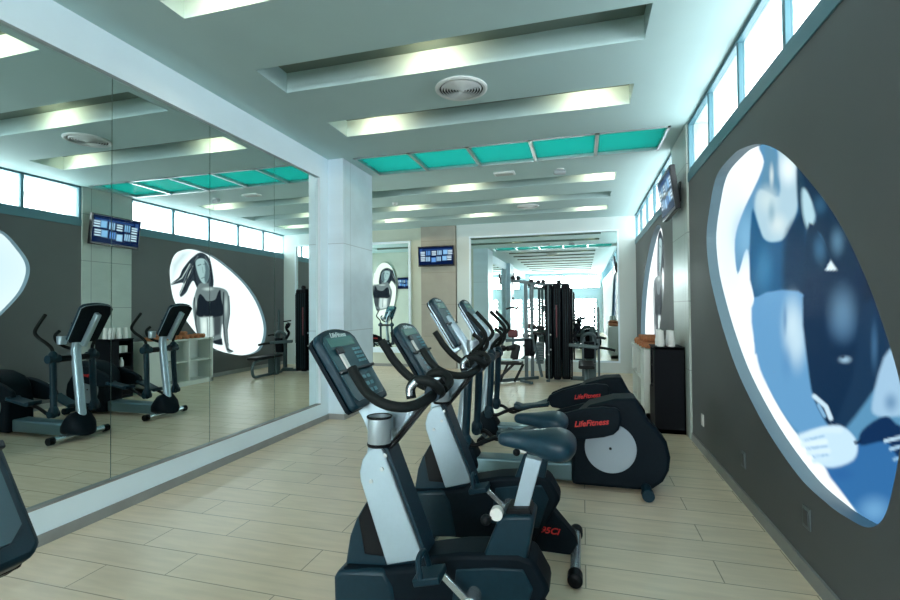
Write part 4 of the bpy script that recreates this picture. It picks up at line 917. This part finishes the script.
gp(MB().tube([(.06, 9.1, .40), (.06, 8.72, .36), (.06, 8.64, .20), (.06, 8.70, .05), (.06, 8.95, .04), (.08, 9.7, .04)], .032).bx(.02, .24, 9.40, 9.52, .0, .42), 'seat_leg', M_GYMGREY, bevel=.01)
gp(MB().bar((-.20, 9.72, .10), (.06, 9.72, .10), .06, .07).bar((-.24, 9.90, .06), (.15, 9.78, .06), .06, .07), 'base_frame', M_GYMGREY, bevel=.006)
gp(MB().tube([(-.14, 9.68, 1.18), (-.08, 9.66, 1.05), (-.16, 9.64, .95), (-.10, 9.62, .82)], .05, radii=[.05, .035, .06, .04, .05, .03]).ball((-.1, 9.66, 1.10), .05).cyl((-.20, 9.66, 1.24), (.0, 9.66, 1.22), .014), 'cam_housing', M_GYMDARK)
gp(MB().bx(.29, .33, 9.9, 9.94, 0, 1.5).cyl((.31, 9.92, 1.2), (.31, 9.80, 1.2), .01), 'thin_post', M_GYMGREY)

# ------------------------------------------------------------------ outside: bare tree behind the clerestory
t = thing('bare_tree', 'pale bare tree outside the high windows', 'tree', (5.6, 7.6, 0))
tb = MB(); rnd = random.Random(4)
def branch(p, d, L, r, n):
    q_ = p + d * L; tb.tube([p, (p + q_) / 2 + Vector((rnd.uniform(-.05, .05), rnd.uniform(-.05, .05), 0)), q_], r, seg=6, smooth=2)
    if n:
        for k in range(3): branch(q_, (d + Vector((rnd.uniform(-.7, .7), rnd.uniform(-.9, .9), rnd.uniform(-.1, .5)))).normalized(), L * .68, r * .6, n - 1)
branch(Vector((0, 0, 0)), Vector((0, 0, 1)), 2.6, .09, 4)
tb.build('trunk_and_branches', M_TREE, t)

# ------------------------------------------------------------------ light
w = bpy.data.worlds.new('sky'); bpy.context.scene.world = w; w.use_nodes = True
bg = w.node_tree.nodes['Background']; bg.inputs[0].default_value = (.98, .985, .965, 1); bg.inputs[1].default_value = 10.0
def portal(loc, size, d):
    ld = bpy.data.lights.new('window_portal', 'AREA'); ld.shape = 'RECTANGLE'; ld.size, ld.size_y = size; ld.cycles.is_portal = True
    lo = bpy.data.objects.new('window_portal', ld); COL.objects.link(lo); lo.location = loc
    lo.rotation_euler = Vector(d).to_track_quat('-Z', 'Y').to_euler(); return lo
def portal_m(loc, ex, ey, size):
    lo = portal(loc, size, (0, 0, -1)); lo.rotation_euler = Matrix((Vector(ex), Vector(ey), Vector(ex).cross(Vector(ey)))).transposed().to_euler()
portal_m((XR + .16, (YF + YP) / 2, 3.29), (0, 1, 0), (0, 0, 1), (YP - YF, .6))      # -Z of the light points to -X
portal_m((XR + .16, (YQ + YB) / 2, 3.29), (0, 1, 0), (0, 0, 1), (YB - YQ, .6))
portal_m((-1.0, 6.27, ZC + .32), (1, 0, 0), (0, 1, 0), (4.0, .9))
portal_m((-1.02, YF - .08, 3.02), (1, 0, 0), (0, 0, -1) if False else (0, 0, 1), (4.1, .8))
portal_l = portal((XA - .22, 9.1, 1.7), (3.8, 2.2), (1, 0, 0)); portal_l.rotation_euler = Matrix((Vector((0, -1, 0)), Vector((0, 0, 1)), Vector((-1, 0, 0)))).transposed().to_euler()
for a, b in doors: portal_m(((a + b) / 2, YF - .08, 1.04), (1, 0, 0), (0, 0, 1), (b - a, 2.0))
# ------------------------------------------------------------------ camera and render look
cam = bpy.data.cameras.new('camera'); co = bpy.data.objects.new('camera', cam); COL.objects.link(co)
cam.sensor_width = 36; cam.lens = 36 * F / 900; cam.clip_start = .05; cam.clip_end = 100
mw = Matrix((cr, cu, -cf)).transposed().to_4x4(); mw.translation = (0, 0, H); co.matrix_world = mw
sc = bpy.context.scene; sc.camera = co
sc.view_settings.view_transform = 'Standard'; sc.view_settings.look = 'None'; sc.view_settings.gamma = 1; sc.view_settings.exposure = 2.2
sc.view_settings.use_curve_mapping = False
cy = sc.cycles; cy.max_bounces = 12; cy.diffuse_bounces = 6; cy.glossy_bounces = 8; cy.transparent_max_bounces = 12; cy.transmission_bounces = 6
cy.caustics_reflective = False; cy.sample_clamp_indirect = 6; cy.use_denoising = True
